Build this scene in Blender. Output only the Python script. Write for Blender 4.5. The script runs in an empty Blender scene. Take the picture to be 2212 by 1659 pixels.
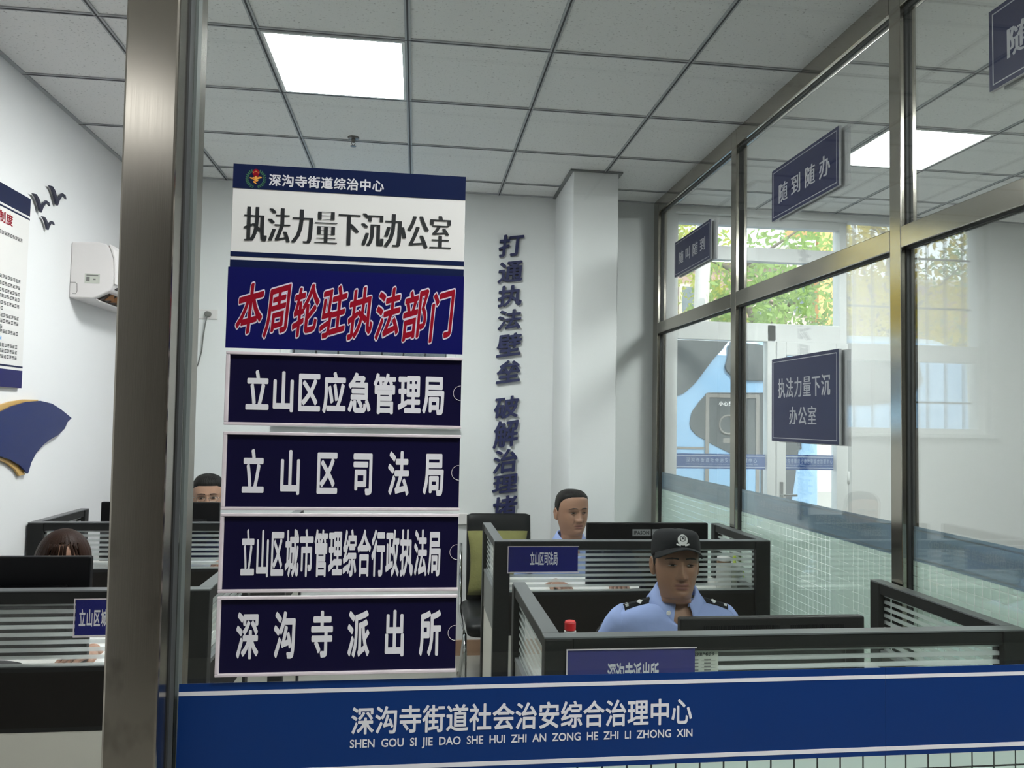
import bpy, bmesh, math, random
import numpy as np
from mathutils import Vector, Matrix
random.seed(7)
rng = np.random.default_rng(7)
SC = bpy.context.scene
COL = SC.collection
PI = math.pi

# ------------------------------------------------------------------ camera
HC = 1.56
F_PX, W_PX = 1650.0, 2212.0
cam_d = bpy.data.cameras.new('camera')
cam_d.sensor_width = 36.0
cam_d.lens = F_PX * 36.0 / W_PX
cam_d.clip_start = 0.05
cam_d.clip_end = 300
cam = bpy.data.objects.new('camera', cam_d)
COL.objects.link(cam)
R = [[0.99198932, -0.02445655, 0.1239317], [-0.12494207, -0.04535157, 0.99112699], [0.01861905, 0.99867167, 0.04804392]]
M = Matrix.Identity(4)
for i in range(3):
    M[i][0], M[i][1], M[i][2] = R[i][0], R[i][1], -R[i][2]
M[0][3], M[1][3], M[2][3] = 0, 0, HC
cam.matrix_world = M
SC.camera = cam

# ------------------------------------------------------------------ world, sun, exposure
world = bpy.data.worlds.new('sky')
SC.world = world
world.use_nodes = True
bgn = world.node_tree.nodes['Background']
bgn.inputs[0].default_value = (0.86, 0.93, 1.0, 1)
bgn.inputs[1].default_value = 2.6
sun_d = bpy.data.lights.new('sun', 'SUN')
sun_d.energy = 4.0
sun_d.angle = 0.02
sun_d.color = (1.0, 0.95, 0.86)
sun = bpy.data.objects.new('sun', sun_d)
COL.objects.link(sun)
sun.rotation_euler = Vector((-0.35, 0.75, -0.85)).to_track_quat('-Z', 'Y').to_euler()

def portal(x0, x1, z0, z1, y):
    d = bpy.data.lights.new('window_portal', 'AREA')
    d.shape = 'RECTANGLE'; d.size = x1 - x0; d.size_y = z1 - z0
    d.cycles.is_portal = True
    o = bpy.data.objects.new('window_portal', d); COL.objects.link(o)
    o.location = ((x0 + x1) / 2, y, (z0 + z1) / 2)
    o.rotation_euler = (-PI / 2, 0, 0)
portal(-0.88, 0.24, 1.53, 3.09, 5.42)
portal(1.79, 3.10, 0.05, 3.06, 5.42)

SC.view_settings.view_transform = 'Standard'
SC.view_settings.look = 'None'
SC.view_settings.gamma = 1
SC.view_settings.exposure = 0.75
SC.view_settings.use_curve_mapping = False
SC.cycles.max_bounces = 8
SC.cycles.diffuse_bounces = 4
SC.cycles.glossy_bounces = 4
SC.cycles.transmission_bounces = 4
SC.cycles.transparent_max_bounces = 40
SC.cycles.sample_clamp_indirect = 6
SC.cycles.caustics_reflective = False
SC.cycles.caustics_refractive = False
PANEL = 42.0        # emission of the ceiling light panels

# ------------------------------------------------------------------ materials
def newmat(name):
    m = bpy.data.materials.new(name); m.use_nodes = True
    nt = m.node_tree; nt.nodes.clear()
    out = nt.nodes.new('ShaderNodeOutputMaterial')
    return m, nt, out

def N(nt, typ, **kw):
    n = nt.nodes.new(typ)
    for k, v in kw.items(): setattr(n, k, v)
    return n

def c4(c): return (c[0], c[1], c[2], 1)

def mat(name, col, rough=0.5, metal=0.0, var=0.06, vscale=9.0, bump=0.0, bscale=60.0, spec=0.5, emit=None, stretch=None, coat=0):
    m, nt, out = newmat(name)
    b = N(nt, 'ShaderNodeBsdfPrincipled')
    b.inputs['Roughness'].default_value = rough
    b.inputs['Metallic'].default_value = metal
    b.inputs['Specular IOR Level'].default_value = spec
    if coat: b.inputs['Coat Weight'].default_value = coat
    tc = N(nt, 'ShaderNodeTexCoord')
    mp = N(nt, 'ShaderNodeMapping')
    if stretch: mp.inputs['Scale'].default_value = stretch
    nt.links.new(tc.outputs['Object'], mp.inputs[0])
    nz = N(nt, 'ShaderNodeTexNoise'); nz.inputs['Scale'].default_value = vscale; nz.inputs['Detail'].default_value = 4
    nt.links.new(mp.outputs[0], nz.inputs['Vector'])
    mx = N(nt, 'ShaderNodeMix', data_type='RGBA')
    mx.inputs[6].default_value = c4([max(0, x * (1 - var)) for x in col])
    mx.inputs[7].default_value = c4([min(1, x * (1 + var)) for x in col])
    nt.links.new(nz.outputs['Fac'], mx.inputs[0])
    nt.links.new(mx.outputs[2], b.inputs['Base Color'])
    if bump:
        n2 = N(nt, 'ShaderNodeTexNoise'); n2.inputs['Scale'].default_value = bscale; n2.inputs['Detail'].default_value = 3
        nt.links.new(mp.outputs[0], n2.inputs['Vector'])
        bp = N(nt, 'ShaderNodeBump'); bp.inputs['Strength'].default_value = bump; bp.inputs['Distance'].default_value = 0.004
        nt.links.new(n2.outputs['Fac'], bp.inputs['Height']); nt.links.new(bp.outputs[0], b.inputs['Normal'])
    if emit:
        b.inputs['Emission Color'].default_value = c4(emit[0]); b.inputs['Emission Strength'].default_value = emit[1]
    nt.links.new(b.outputs[0], out.inputs[0])
    return m

def fresnel_fac(nt, ior=1.45):
    g = N(nt, 'ShaderNodeNewGeometry')
    mm = N(nt, 'ShaderNodeMapRange'); mm.inputs[3].default_value = ior; mm.inputs[4].default_value = 1 / ior
    nt.links.new(g.outputs['Backfacing'], mm.inputs[0])
    fr = N(nt, 'ShaderNodeFresnel'); nt.links.new(mm.outputs[0], fr.inputs[0])
    return fr.outputs[0]

def glass_nodes(nt, tint, ior=1.45):
    fac = fresnel_fac(nt, ior)
    tr = N(nt, 'ShaderNodeBsdfTransparent'); tr.inputs[0].default_value = c4(tint)
    gl = N(nt, 'ShaderNodeBsdfGlossy'); gl.inputs['Roughness'].default_value = 0.0; gl.inputs[0].default_value = (1, 1, 1, 1)
    mx = N(nt, 'ShaderNodeMixShader')
    nt.links.new(fac, mx.inputs[0]); nt.links.new(tr.outputs[0], mx.inputs[1]); nt.links.new(gl.outputs[0], mx.inputs[2])
    return mx.outputs[0]

def glass(name, tint=(0.96, 0.98, 0.97), smear=0.0, ior=1.45):
    m, nt, out = newmat(name)
    s = glass_nodes(nt, tint, ior)
    if smear:
        tc = N(nt, 'ShaderNodeTexCoord')
        nz = N(nt, 'ShaderNodeTexNoise'); nz.inputs['Scale'].default_value = 5; nz.inputs['Detail'].default_value = 9; nz.inputs['Roughness'].default_value = 0.7
        nt.links.new(tc.outputs['Object'], nz.inputs['Vector'])
        mr = N(nt, 'ShaderNodeMapRange'); mr.inputs[1].default_value = 0.66; mr.inputs[2].default_value = 0.85; mr.inputs[3].default_value = 0.0; mr.inputs[4].default_value = smear
        nt.links.new(nz.outputs['Fac'], mr.inputs[0])
        df = N(nt, 'ShaderNodeBsdfDiffuse'); df.inputs[0].default_value = (0.8, 0.82, 0.82, 1)
        tl = N(nt, 'ShaderNodeBsdfTranslucent'); tl.inputs[0].default_value = (0.8, 0.82, 0.82, 1)
        ad = N(nt, 'ShaderNodeMixShader'); ad.inputs[0].default_value = 0.5
        nt.links.new(df.outputs[0], ad.inputs[1]); nt.links.new(tl.outputs[0], ad.inputs[2])
        m2 = N(nt, 'ShaderNodeMixShader'); nt.links.new(mr.outputs[0], m2.inputs[0]); nt.links.new(s, m2.inputs[1]); nt.links.new(ad.outputs[0], m2.inputs[2])
        s = m2.outputs[0]
    nt.links.new(s, out.inputs[0])
    return m

def frost_nodes(nt, col, clear):
    df = N(nt, 'ShaderNodeBsdfDiffuse'); df.inputs[0].default_value = c4(col)
    tl = N(nt, 'ShaderNodeBsdfTranslucent'); tl.inputs[0].default_value = c4(col)
    a = N(nt, 'ShaderNodeMixShader'); a.inputs[0].default_value = 0.55
    nt.links.new(df.outputs[0], a.inputs[1]); nt.links.new(tl.outputs[0], a.inputs[2])
    tr = N(nt, 'ShaderNodeBsdfTransparent')
    b = N(nt, 'ShaderNodeMixShader'); b.inputs[0].default_value = clear
    nt.links.new(a.outputs[0], b.inputs[1]); nt.links.new(tr.outputs[0], b.inputs[2])
    return b.outputs[0]

def saw(nt, sock, period, width, phase=0.0):
    """1 inside a stripe of the given width once every period"""
    a = N(nt, 'ShaderNodeMath', operation='ADD'); a.inputs[1].default_value = phase + 50 * period
    nt.links.new(sock, a.inputs[0])
    b = N(nt, 'ShaderNodeMath', operation='MODULO'); b.inputs[1].default_value = period
    nt.links.new(a.outputs[0], b.inputs[0])
    c = N(nt, 'ShaderNodeMath', operation='LESS_THAN'); c.inputs[1].default_value = width
    nt.links.new(b.outputs[0], c.inputs[0])
    return c.outputs[0]

def striped_glass(name, period=0.0225, width=0.0108, col=(0.74, 0.78, 0.76), clear=0.42):
    m, nt, out = newmat(name)
    tc = N(nt, 'ShaderNodeTexCoord'); sx = N(nt, 'ShaderNodeSeparateXYZ')
    nt.links.new(tc.outputs['Object'], sx.inputs[0])
    k = saw(nt, sx.outputs[2], period, width, 0.004)
    g = glass_nodes(nt, (0.97, 0.98, 0.97)); f = frost_nodes(nt, col, clear)
    mx = N(nt, 'ShaderNodeMixShader'); nt.links.new(k, mx.inputs[0]); nt.links.new(g, mx.inputs[1]); nt.links.new(f, mx.inputs[2])
    nt.links.new(mx.outputs[0], out.inputs[0])
    return m

def grid_frost(name, cell=0.033, line=0.0028, axis=0, col=(0.70, 0.80, 0.75), hline=0.0028):
    m, nt, out = newmat(name)
    tc = N(nt, 'ShaderNodeTexCoord'); sx = N(nt, 'ShaderNodeSeparateXYZ')
    nt.links.new(tc.outputs['Object'], sx.inputs[0])
    k1 = saw(nt, sx.outputs[axis], cell, line); k2 = saw(nt, sx.outputs[2], cell, hline)
    mxx = N(nt, 'ShaderNodeMath', operation='MAXIMUM'); nt.links.new(k1, mxx.inputs[0]); nt.links.new(k2, mxx.inputs[1])
    f = frost_nodes(nt, col, 0.03)
    tr = N(nt, 'ShaderNodeBsdfTransparent')
    mx = N(nt, 'ShaderNodeMixShader'); nt.links.new(mxx.outputs[0], mx.inputs[0]); nt.links.new(f, mx.inputs[1]); nt.links.new(tr.outputs[0], mx.inputs[2])
    nt.links.new(mx.outputs[0], out.inputs[0])
    return m

def translucent(name, col, clear=0.0, tl=0.55):
    m, nt, out = newmat(name)
    tc = N(nt, 'ShaderNodeTexCoord')
    nz = N(nt, 'ShaderNodeTexNoise'); nz.inputs['Scale'].default_value = 3
    nt.links.new(tc.outputs['Object'], nz.inputs['Vector'])
    mix = N(nt, 'ShaderNodeMix', data_type='RGBA'); mix.inputs[6].default_value = c4([c * 0.75 for c in col]); mix.inputs[7].default_value = c4([min(1, c * 1.2) for c in col])
    nt.links.new(nz.outputs['Fac'], mix.inputs[0])
    df = N(nt, 'ShaderNodeBsdfDiffuse'); t = N(nt, 'ShaderNodeBsdfTranslucent')
    nt.links.new(mix.outputs[2], df.inputs[0]); nt.links.new(mix.outputs[2], t.inputs[0])
    a = N(nt, 'ShaderNodeMixShader'); a.inputs[0].default_value = tl
    nt.links.new(df.outputs[0], a.inputs[1]); nt.links.new(t.outputs[0], a.inputs[2])
    s = a.outputs[0]
    if clear:
        tr = N(nt, 'ShaderNodeBsdfTransparent'); b = N(nt, 'ShaderNodeMixShader'); b.inputs[0].default_value = clear
        nt.links.new(s, b.inputs[1]); nt.links.new(tr.outputs[0], b.inputs[2]); s = b.outputs[0]
    nt.links.new(s, out.inputs[0])
    return m

def steel_mat(name, col=(0.36, 0.33, 0.29), rough=0.17, stains=False):
    m, nt, out = newmat(name)
    b = N(nt, 'ShaderNodeBsdfPrincipled'); b.inputs['Metallic'].default_value = 1.0
    tc = N(nt, 'ShaderNodeTexCoord'); mp = N(nt, 'ShaderNodeMapping'); mp.inputs['Scale'].default_value = (900, 900, 4)
    nt.links.new(tc.outputs['Object'], mp.inputs[0])
    nz = N(nt, 'ShaderNodeTexNoise'); nz.inputs['Scale'].default_value = 1.0; nz.inputs['Detail'].default_value = 3
    nt.links.new(mp.outputs[0], nz.inputs['Vector'])
    mr = N(nt, 'ShaderNodeMapRange'); mr.inputs[3].default_value = rough - 0.02; mr.inputs[4].default_value = rough + 0.04
    nt.links.new(nz.outputs['Fac'], mr.inputs[0]); nt.links.new(mr.outputs[0], b.inputs['Roughness'])
    mix = N(nt, 'ShaderNodeMix', data_type='RGBA'); mix.inputs[6].default_value = c4([c * 0.96 for c in col]); mix.inputs[7].default_value = c4([c * 1.04 for c in col])
    nt.links.new(nz.outputs['Fac'], mix.inputs[0]); cs = mix.outputs[2]
    if stains:                                   # finger marks and dirt on the lower part of the post
        n2 = N(nt, 'ShaderNodeTexNoise'); n2.inputs['Scale'].default_value = 26; n2.inputs['Detail'].default_value = 3
        mp2 = N(nt, 'ShaderNodeMapping'); mp2.inputs['Scale'].default_value = (1, 1, 0.7); nt.links.new(tc.outputs['Object'], mp2.inputs[0]); nt.links.new(mp2.outputs[0], n2.inputs['Vector'])
        r2 = N(nt, 'ShaderNodeMapRange'); r2.inputs[1].default_value = 0.56; r2.inputs[2].default_value = 0.70; nt.links.new(n2.outputs['Fac'], r2.inputs[0])
        sx = N(nt, 'ShaderNodeSeparateXYZ'); nt.links.new(tc.outputs['Object'], sx.inputs[0])
        r3 = N(nt, 'ShaderNodeMapRange'); r3.inputs[1].default_value = 1.50; r3.inputs[2].default_value = 1.30; nt.links.new(sx.outputs[2], r3.inputs[0])
        mu = N(nt, 'ShaderNodeMath', operation='MULTIPLY'); nt.links.new(r2.outputs[0], mu.inputs[0]); nt.links.new(r3.outputs[0], mu.inputs[1])
        m3 = N(nt, 'ShaderNodeMix', data_type='RGBA'); m3.inputs[7].default_value = c4([c * 0.55 for c in col])
        mu2 = N(nt, 'ShaderNodeMath', operation='MULTIPLY'); mu2.inputs[1].default_value = 0.6; nt.links.new(mu.outputs[0], mu2.inputs[0])
        nt.links.new(mu2.outputs[0], m3.inputs[0]); nt.links.new(cs, m3.inputs[6]); cs = m3.outputs[2]
    nt.links.new(cs, b.inputs['Base Color'])
    bp = N(nt, 'ShaderNodeBump'); bp.inputs['Strength'].default_value = 0.015; bp.inputs['Distance'].default_value = 0.0005
    nt.links.new(nz.outputs['Fac'], bp.inputs['Height']); nt.links.new(bp.outputs[0], b.inputs['Normal'])
    nt.links.new(b.outputs[0], out.inputs[0])
    return m

def ceiling_mat():
    m, nt, out = newmat('mineral_fibre_tile')
    b = N(nt, 'ShaderNodeBsdfPrincipled'); b.inputs['Roughness'].default_value = 0.9
    tc = N(nt, 'ShaderNodeTexCoord')
    mp = N(nt, 'ShaderNodeMapping'); mp.inputs['Scale'].default_value = (70, 130, 1); nt.links.new(tc.outputs['Object'], mp.inputs[0])
    nz = N(nt, 'ShaderNodeTexNoise'); nz.inputs['Scale'].default_value = 1.0; nz.inputs['Detail'].default_value = 2.5
    nt.links.new(mp.outputs[0], nz.inputs['Vector'])
    r = N(nt, 'ShaderNodeMapRange'); r.inputs[1].default_value = 0.63; r.inputs[2].default_value = 0.68; nt.links.new(nz.outputs['Fac'], r.inputs[0])
    mix = N(nt, 'ShaderNodeMix', data_type='RGBA'); mix.inputs[6].default_value = (0.75, 0.745, 0.735, 1); mix.inputs[7].default_value = (0.45, 0.445, 0.435, 1)
    nt.links.new(r.outputs[0], mix.inputs[0]); nt.links.new(mix.outputs[2], b.inputs['Base Color'])
    bp = N(nt, 'ShaderNodeBump'); bp.invert = True; bp.inputs['Strength'].default_value = 0.5; bp.inputs['Distance'].default_value = 0.003
    nt.links.new(r.outputs[0], bp.inputs['Height']); nt.links.new(bp.outputs[0], b.inputs['Normal'])
    nt.links.new(b.outputs[0], out.inputs[0])
    return m

MT = dict(
    wall=mat('white_wall_paint', (0.76, 0.765, 0.765), 0.85, var=0.03, vscale=1.5, bump=0.05, bscale=160),
    hallwall=mat('hall_wall_paint', (0.76, 0.765, 0.765), 0.85, var=0.03, vscale=1.5),
    ceil=ceiling_mat(),
    tbar=mat('painted_ceiling_bar', (0.38, 0.39, 0.40), 0.5),
    tdark=mat('bar_gap_shade', (0.05, 0.05, 0.055), 0.7),  # dark strip colour stands in for the shade in the bar's gap
    rearwall=mat('corridor_wall_paint', (0.13, 0.122, 0.108), 0.85, var=0.05, vscale=1.5),
    floor=mat('grey_floor_tile', (0.36, 0.35, 0.32), 0.35, var=0.2, vscale=5),
    base=mat('red_brown_skirting', (0.36, 0.22, 0.14), 0.4, var=0.2, vscale=12),
    steel=steel_mat('brushed_steel', (0.44, 0.41, 0.36), 0.13), steelpost=steel_mat('brushed_steel_stained', stains=True),
    rubber=mat('black_rubber', (0.03, 0.032, 0.034), 0.6),
    edge=mat('glass_edge_seal', (0.16, 0.17, 0.17), 0.5),
    pane=glass('clear_pane', (0.955, 0.975, 0.965), 0.10), sidepane=glass('side_pane', (0.975, 0.985, 0.98), 0.05, 1.9),
    winpane=glass('window_pane', (0.97, 0.985, 0.98)), acrylic=glass('clear_acrylic', (0.98, 0.98, 0.98), ior=1.12),
    frostx=grid_frost('grid_frosted_film', axis=0), frosty=grid_frost('grid_frosted_film_side', axis=1, line=0.0034, col=(0.80, 0.91, 0.86), hline=0.0015),
    stripe=striped_glass('striped_glass'),
    filmblue=mat('blue_print_film', (0.003, 0.028, 0.14), 0.35, var=0.04, spec=0.25),
    filmwhite=mat('white_print', (0.66, 0.65, 0.68), 0.4, var=0.02),
    filmback=translucent('back_of_blue_film', (0.42, 0.52, 0.60)), filmbacktxt=translucent('back_of_white_print', (0.56, 0.64, 0.70)),
    navy=mat('navy_print', (0.005, 0.011, 0.050), 0.35, var=0.05, spec=0.2), navy2=mat('dark_navy_print', (0.005, 0.004, 0.026), 0.3, var=0.08, spec=0.2),
    royal=mat('royal_blue_print', (0.005, 0.006, 0.085), 0.3, var=0.05, spec=0.2),
    paperw=mat('white_board', (0.70, 0.69, 0.67), 0.4, var=0.02), black=mat('black_print', (0.008, 0.01, 0.012), 0.5),
    red=mat('crimson_print', (0.25, 0.003, 0.014), 0.45, spec=0.15), pale=mat('pale_outline', (0.62, 0.58, 0.68), 0.4),
    acredge=mat('acrylic_edge', (0.62, 0.55, 0.58), 0.25, var=0.15, vscale=40),
    plate=mat('navy_door_plate', (0.022, 0.026, 0.075), 0.3, var=0.06, spec=0.3), silver=mat('silver_print', (0.38, 0.38, 0.41), 0.4),
    plateedge=mat('white_plate_edge', (0.5, 0.5, 0.52), 0.5),
    frame=mat('charcoal_aluminium', (0.015, 0.0155, 0.015), 0.5, var=0.05, spec=0.18), frame_cap_lit=mat('grey_cap_and_lit_rail', (0.13, 0.135, 0.14), 0.4, spec=0.3),
    fabric=mat('charcoal_panel', (0.014, 0.0125, 0.011), 0.8, var=0.1, vscale=60, spec=0.15), kick=mat('cream_board', (0.55, 0.53, 0.47), 0.5, var=0.03),
    desk=mat('pale_desktop', (0.66, 0.65, 0.62), 0.4, var=0.03), 
    blackp=mat('black_plastic', (0.005, 0.005, 0.006), 0.4, var=0.1, spec=0.12), blackp2=mat('dark_grey_plastic', (0.013, 0.013, 0.013), 0.45, var=0.1, spec=0.2),
    screen=mat('dark_screen', (0.01, 0.012, 0.02), 0.15), sticker=mat('grey_sticker', (0.32, 0.32, 0.33), 0.5),
    card=mat('cream_card', (0.50, 0.52, 0.46), 0.5), paper=mat('paper', (0.8, 0.8, 0.8), 0.6),
    upvc=mat('white_upvc', (0.74, 0.75, 0.75), 0.35, var=0.02), ac=mat('cream_plastic', (0.72, 0.69, 0.68), 0.35, var=0.02),
    acdark=mat('dark_louver', (0.03, 0.025, 0.022), 0.5), acblue=mat('blue_sticker', (0.10, 0.30, 0.62), 0.5),
    wallnavy=mat('navy_acrylic_letter', (0.016, 0.020, 0.085), 0.4), bird=mat('dark_navy_acrylic', (0.012, 0.014, 0.04), 0.35),
    wing=mat('blue_gloss_acrylic', (0.006, 0.018, 0.105), 0.15, var=0.1, vscale=2, spec=0.2), gold=mat('gold_acrylic', (0.55, 0.34, 0.09), 0.3),
    white=mat('white_plastic', (0.75, 0.75, 0.74), 0.4), grey=mat('grey_plastic', (0.16, 0.16, 0.15), 0.5),
    chrome=mat('chrome', (0.6, 0.6, 0.6), 0.12, metal=1.0), brass=mat('chromed_brass', (0.13, 0.12, 0.11), 0.3, metal=1.0),
    leather=mat('black_leather', (0.007, 0.008, 0.009), 0.42, spec=0.2, bump=0.15, bscale=200), olive=mat('olive_green_cloth', (0.165, 0.16, 0.05), 0.85, var=0.15, vscale=25, bump=0.5, bscale=90),
    meshblk=mat('black_mesh_fabric', (0.014, 0.014, 0.015), 0.7, bump=0.8, bscale=900),
    redcap=mat('red_cap_plastic', (0.62, 0.015, 0.02), 0.35), lime=mat('lime_straw', (0.50, 0.62, 0.05), 0.4), brown=mat('brown_lid', (0.16, 0.075, 0.03), 0.5),
    milky=translucent('milky_plastic', (0.75, 0.75, 0.72), clear=0.4),
    busblue=mat('pale_blue_coach_paint', (0.17, 0.30, 0.45), 0.2, var=0.02, coat=0.5), busglass=mat('tinted_coach_glass', (0.045, 0.05, 0.055), 0.06),
    busgrey=mat('grey_coach_trim', (0.14, 0.13, 0.12), 0.4), tyre=mat('tyre_rubber', (0.02, 0.02, 0.02), 0.8), buswhite=mat('white_coach_print', (0.7, 0.7, 0.7), 0.4),
    leaf=translucent('green_leaf', (0.30, 0.42, 0.14), tl=0.5), leafy=translucent('yellow_green_leaf', (0.50, 0.52, 0.13), tl=0.5), leafgold=translucent('golden_leaf', (0.58, 0.47, 0.02), tl=0.45), leafd=translucent('grey_green_leaf', (0.22, 0.34, 0.16), tl=0.4),
    bark=mat('bark', (0.16, 0.13, 0.10), 0.9, var=0.3, bump=0.6, bscale=30), concrete=mat('pale_concrete', (0.56, 0.52, 0.48), 0.9, var=0.06),
    asphalt=mat('pale_asphalt', (0.30, 0.30, 0.30), 0.9, var=0.1, vscale=2), pink=mat('dusty_pink_render', (0.42, 0.28, 0.25), 0.9, var=0.06, vscale=1.0),
    cream=mat('cream_render', (0.62, 0.56, 0.45), 0.9, var=0.05), orange=mat('orange_render', (0.66, 0.36, 0.15), 0.9, var=0.12, vscale=0.7),
    bwin=mat('dark_house_window', (0.14, 0.17, 0.2), 0.1), bars=mat('black_iron', (0.03, 0.03, 0.035), 0.6),
)
def light_panel_mat(k=1.0):
    m, nt, out = newmat('led_diffuser')
    e = N(nt, 'ShaderNodeEmission'); e.inputs[0].default_value = (0.97, 1.0, 0.99, 1); e.inputs[1].default_value = PANEL * k
    nt.links.new(e.outputs[0], out.inputs[0]); return m
MT['led'] = light_panel_mat(); MT['leddim'] = light_panel_mat(0.085)

# ------------------------------------------------------------------ mesh helpers
def wm(o):
    m = o.matrix_basis.copy()
    while o.parent:
        o = o.parent; m = o.matrix_basis @ m
    return m

def tag(o, label=None, cat=None, group=None, kind=None):
    if label: o['label'] = label
    if cat: o['category'] = cat
    if group: o['group'] = group
    if kind: o['kind'] = kind
    return o

def thing(name, label, cat, loc, rotz=0, group=None, kind=None):
    o = bpy.data.objects.new(name, None); COL.objects.link(o)
    o.empty_display_size = 0.1
    o.location = loc; o.rotation_euler = (0, 0, rotz)
    return tag(o, label, cat, group, kind)

class MB:
    def __init__(s): s.v = []; s.f = []; s.mi = []
    def add(s, v, f, mi=0):
        k = len(s.v); s.v += [tuple(map(float, p)) for p in v]
        for q in f: s.f.append(tuple(i + k for i in q)); s.mi.append(mi)
        return s
    def box(s, x0, x1, y0, y1, z0, z1, mi=0):
        v = [(x, y, z) for x in (x0, x1) for y in (y0, y1) for z in (z0, z1)]
        return s.add(v, [(0, 1, 3, 2), (4, 6, 7, 5), (0, 4, 5, 1), (2, 3, 7, 6), (0, 2, 6, 4), (1, 5, 7, 3)], mi)
    def hexa(s, p, mi=0):    # 8 points ordered like box()
        return s.add(p, [(0, 1, 3, 2), (4, 6, 7, 5), (0, 4, 5, 1), (2, 3, 7, 6), (0, 2, 6, 4), (1, 5, 7, 3)], mi)
    def loft(s, rings, closed=True, cap0=True, cap1=True, mi=0):
        n = len(rings[0]); v = [p for r in rings for p in r]; f = []
        for i in range(len(rings) - 1):
            for j in range(n if closed else n - 1):
                a = i * n + j; b = i * n + (j + 1) % n
                f.append((a, b, b + n, a + n))
        if cap0: f.append(tuple(range(n)))
        if cap1: f.append(tuple(range((len(rings) - 1) * n, len(rings) * n)))
        return s.add(v, f, mi)
    def tube(s, pts, r, n=12, mi=0, flat=None):
        pts = [Vector(p) for p in pts]; rings = []; up = None
        for i, p in enumerate(pts):
            d = (pts[min(i + 1, len(pts) - 1)] - pts[max(i - 1, 0)]).normalized()
            if up is None:
                up = Vector((0, 0, 1)) if abs(d.z) < 0.9 else Vector((0, 1, 0))
            a = d.cross(up).normalized(); b = a.cross(d).normalized(); up = b
            rr = r[i] if isinstance(r, (list, tuple)) else r
            ra, rb = rr if isinstance(rr, (list, tuple)) else (rr, rr)
            rings.append([p + a * ra * math.cos(2 * PI * k / n) + b * rb * math.sin(2 * PI * k / n) for k in range(n)])
        return s.loft(rings, mi=mi)
    def cyl(s, p0, p1, r0, r1=None, n=20, mi=0):
        return s.tube([p0, p1], [r0, r0 if r1 is None else r1], n, mi)
    def lathe(s, c, prof, n=24, mi=0):
        rings = [[(c[0] + r * math.cos(2 * PI * k / n), c[1] + r * math.sin(2 * PI * k / n), c[2] + z) for k in range(n)] for r, z in prof]
        return s.loft(rings, mi=mi)
    def sphere(s, c, rx, ry=None, rz=None, nu=20, nv=12, mi=0):
        ry = ry or rx; rz = rz or rx
        rings = []
        for i in range(nv + 1):
            t = PI * (0.02 + 0.96 * i / nv)
            rings.append([(c[0] + rx * math.sin(t) * math.cos(2 * PI * k / nu), c[1] + ry * math.sin(t) * math.sin(2 * PI * k / nu), c[2] + rz * math.cos(t)) for k in range(nu)])
        return s.loft(rings, mi=mi)
    def prism(s, poly, fn, w0, w1, mi=0):
        n = len(poly)
        v = [fn(u, q, w0) for u, q in poly] + [fn(u, q, w1) for u, q in poly]
        f = [tuple(range(n)), tuple(range(2 * n - 1, n - 1, -1))] + [(i, (i + 1) % n, n + (i + 1) % n, n + i) for i in range(n)]
        return s.add(v, f, mi)
    def build(s, name, mats, parent=None, smooth=False, bevel=0.0, recalc=True, subsurf=0, local=False, seg=2):
        me = bpy.data.meshes.new(name)
        v = np.array(s.v, dtype=float)
        o = bpy.data.objects.new(name, me)
        if parent is not None:
            o.parent = parent
            if not local:
                inv = np.array(wm(parent).inverted())
                v = v @ inv[:3, :3].T + inv[:3, 3]
        elif not local:
            lo, hi = v.min(0), v.max(0)
            org = np.array([(lo[0] + hi[0]) / 2, (lo[1] + hi[1]) / 2, lo[2]])
            v = v - org; o.location = org
        me.from_pydata(v.tolist(), [], s.f)
        if not isinstance(mats, (list, tuple)): mats = [mats]
        for m in mats: me.materials.append(m)
        if len(mats) > 1: me.polygons.foreach_set('material_index', s.mi)
        if recalc:
            bm = bmesh.new(); bm.from_mesh(me); bmesh.ops.recalc_face_normals(bm, faces=bm.faces); bm.to_mesh(me); bm.free()
        if smooth: me.polygons.foreach_set('use_smooth', [True] * len(me.polygons))
        COL.objects.link(o)
        if bevel:
            b = o.modifiers.new('bevel', 'BEVEL'); b.width = bevel; b.segments = seg; b.limit_method = 'ANGLE'; b.angle_limit = 0.6
        if subsurf:
            q = o.modifiers.new('subsurf', 'SUBSURF'); q.levels = subsurf; q.render_levels = subsurf
        me.update()
        return o

def copy_tree(o, parent=None):
    c = o.copy(); COL.objects.link(c)
    if parent is not None: c.parent = parent
    for ch in [k for k in bpy.data.objects if k.parent == o]: copy_tree(ch, c)
    return c

# ------------------------------------------------------------------ lettering
_gc = {}
def glyph(text, off, extr=0.0):
    key = (text, off, extr)
    if key not in _gc:
        c = bpy.data.curves.new('g', 'FONT'); c.body = text; c.size = 1; c.offset = off; c.extrude = extr
        c.resolution_u = 3
        c.fill_mode = 'BOTH' if extr else 'FRONT'
        o = bpy.data.objects.new('g', c); COL.objects.link(o)
        me = bpy.data.meshes.new_from_object(o.evaluated_get(bpy.context.evaluated_depsgraph_get()))
        v = np.array([tuple(p.co) for p in me.vertices]); f = [tuple(p.vertices) for p in me.polygons]
        bpy.data.objects.remove(o); bpy.data.curves.remove(c); bpy.data.meshes.remove(me)
        _gc[key] = (v, f)
    return _gc[key]

def bold(off):
    """shifted copies that thicken every stroke evenly"""
    return [(0.0, 0.0)] if off <= 0.004 else [(0.0, 0.0)] + [(off * math.cos(q), off * math.sin(q)) for q in np.linspace(0, 2 * PI, 12, endpoint=False)]

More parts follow.
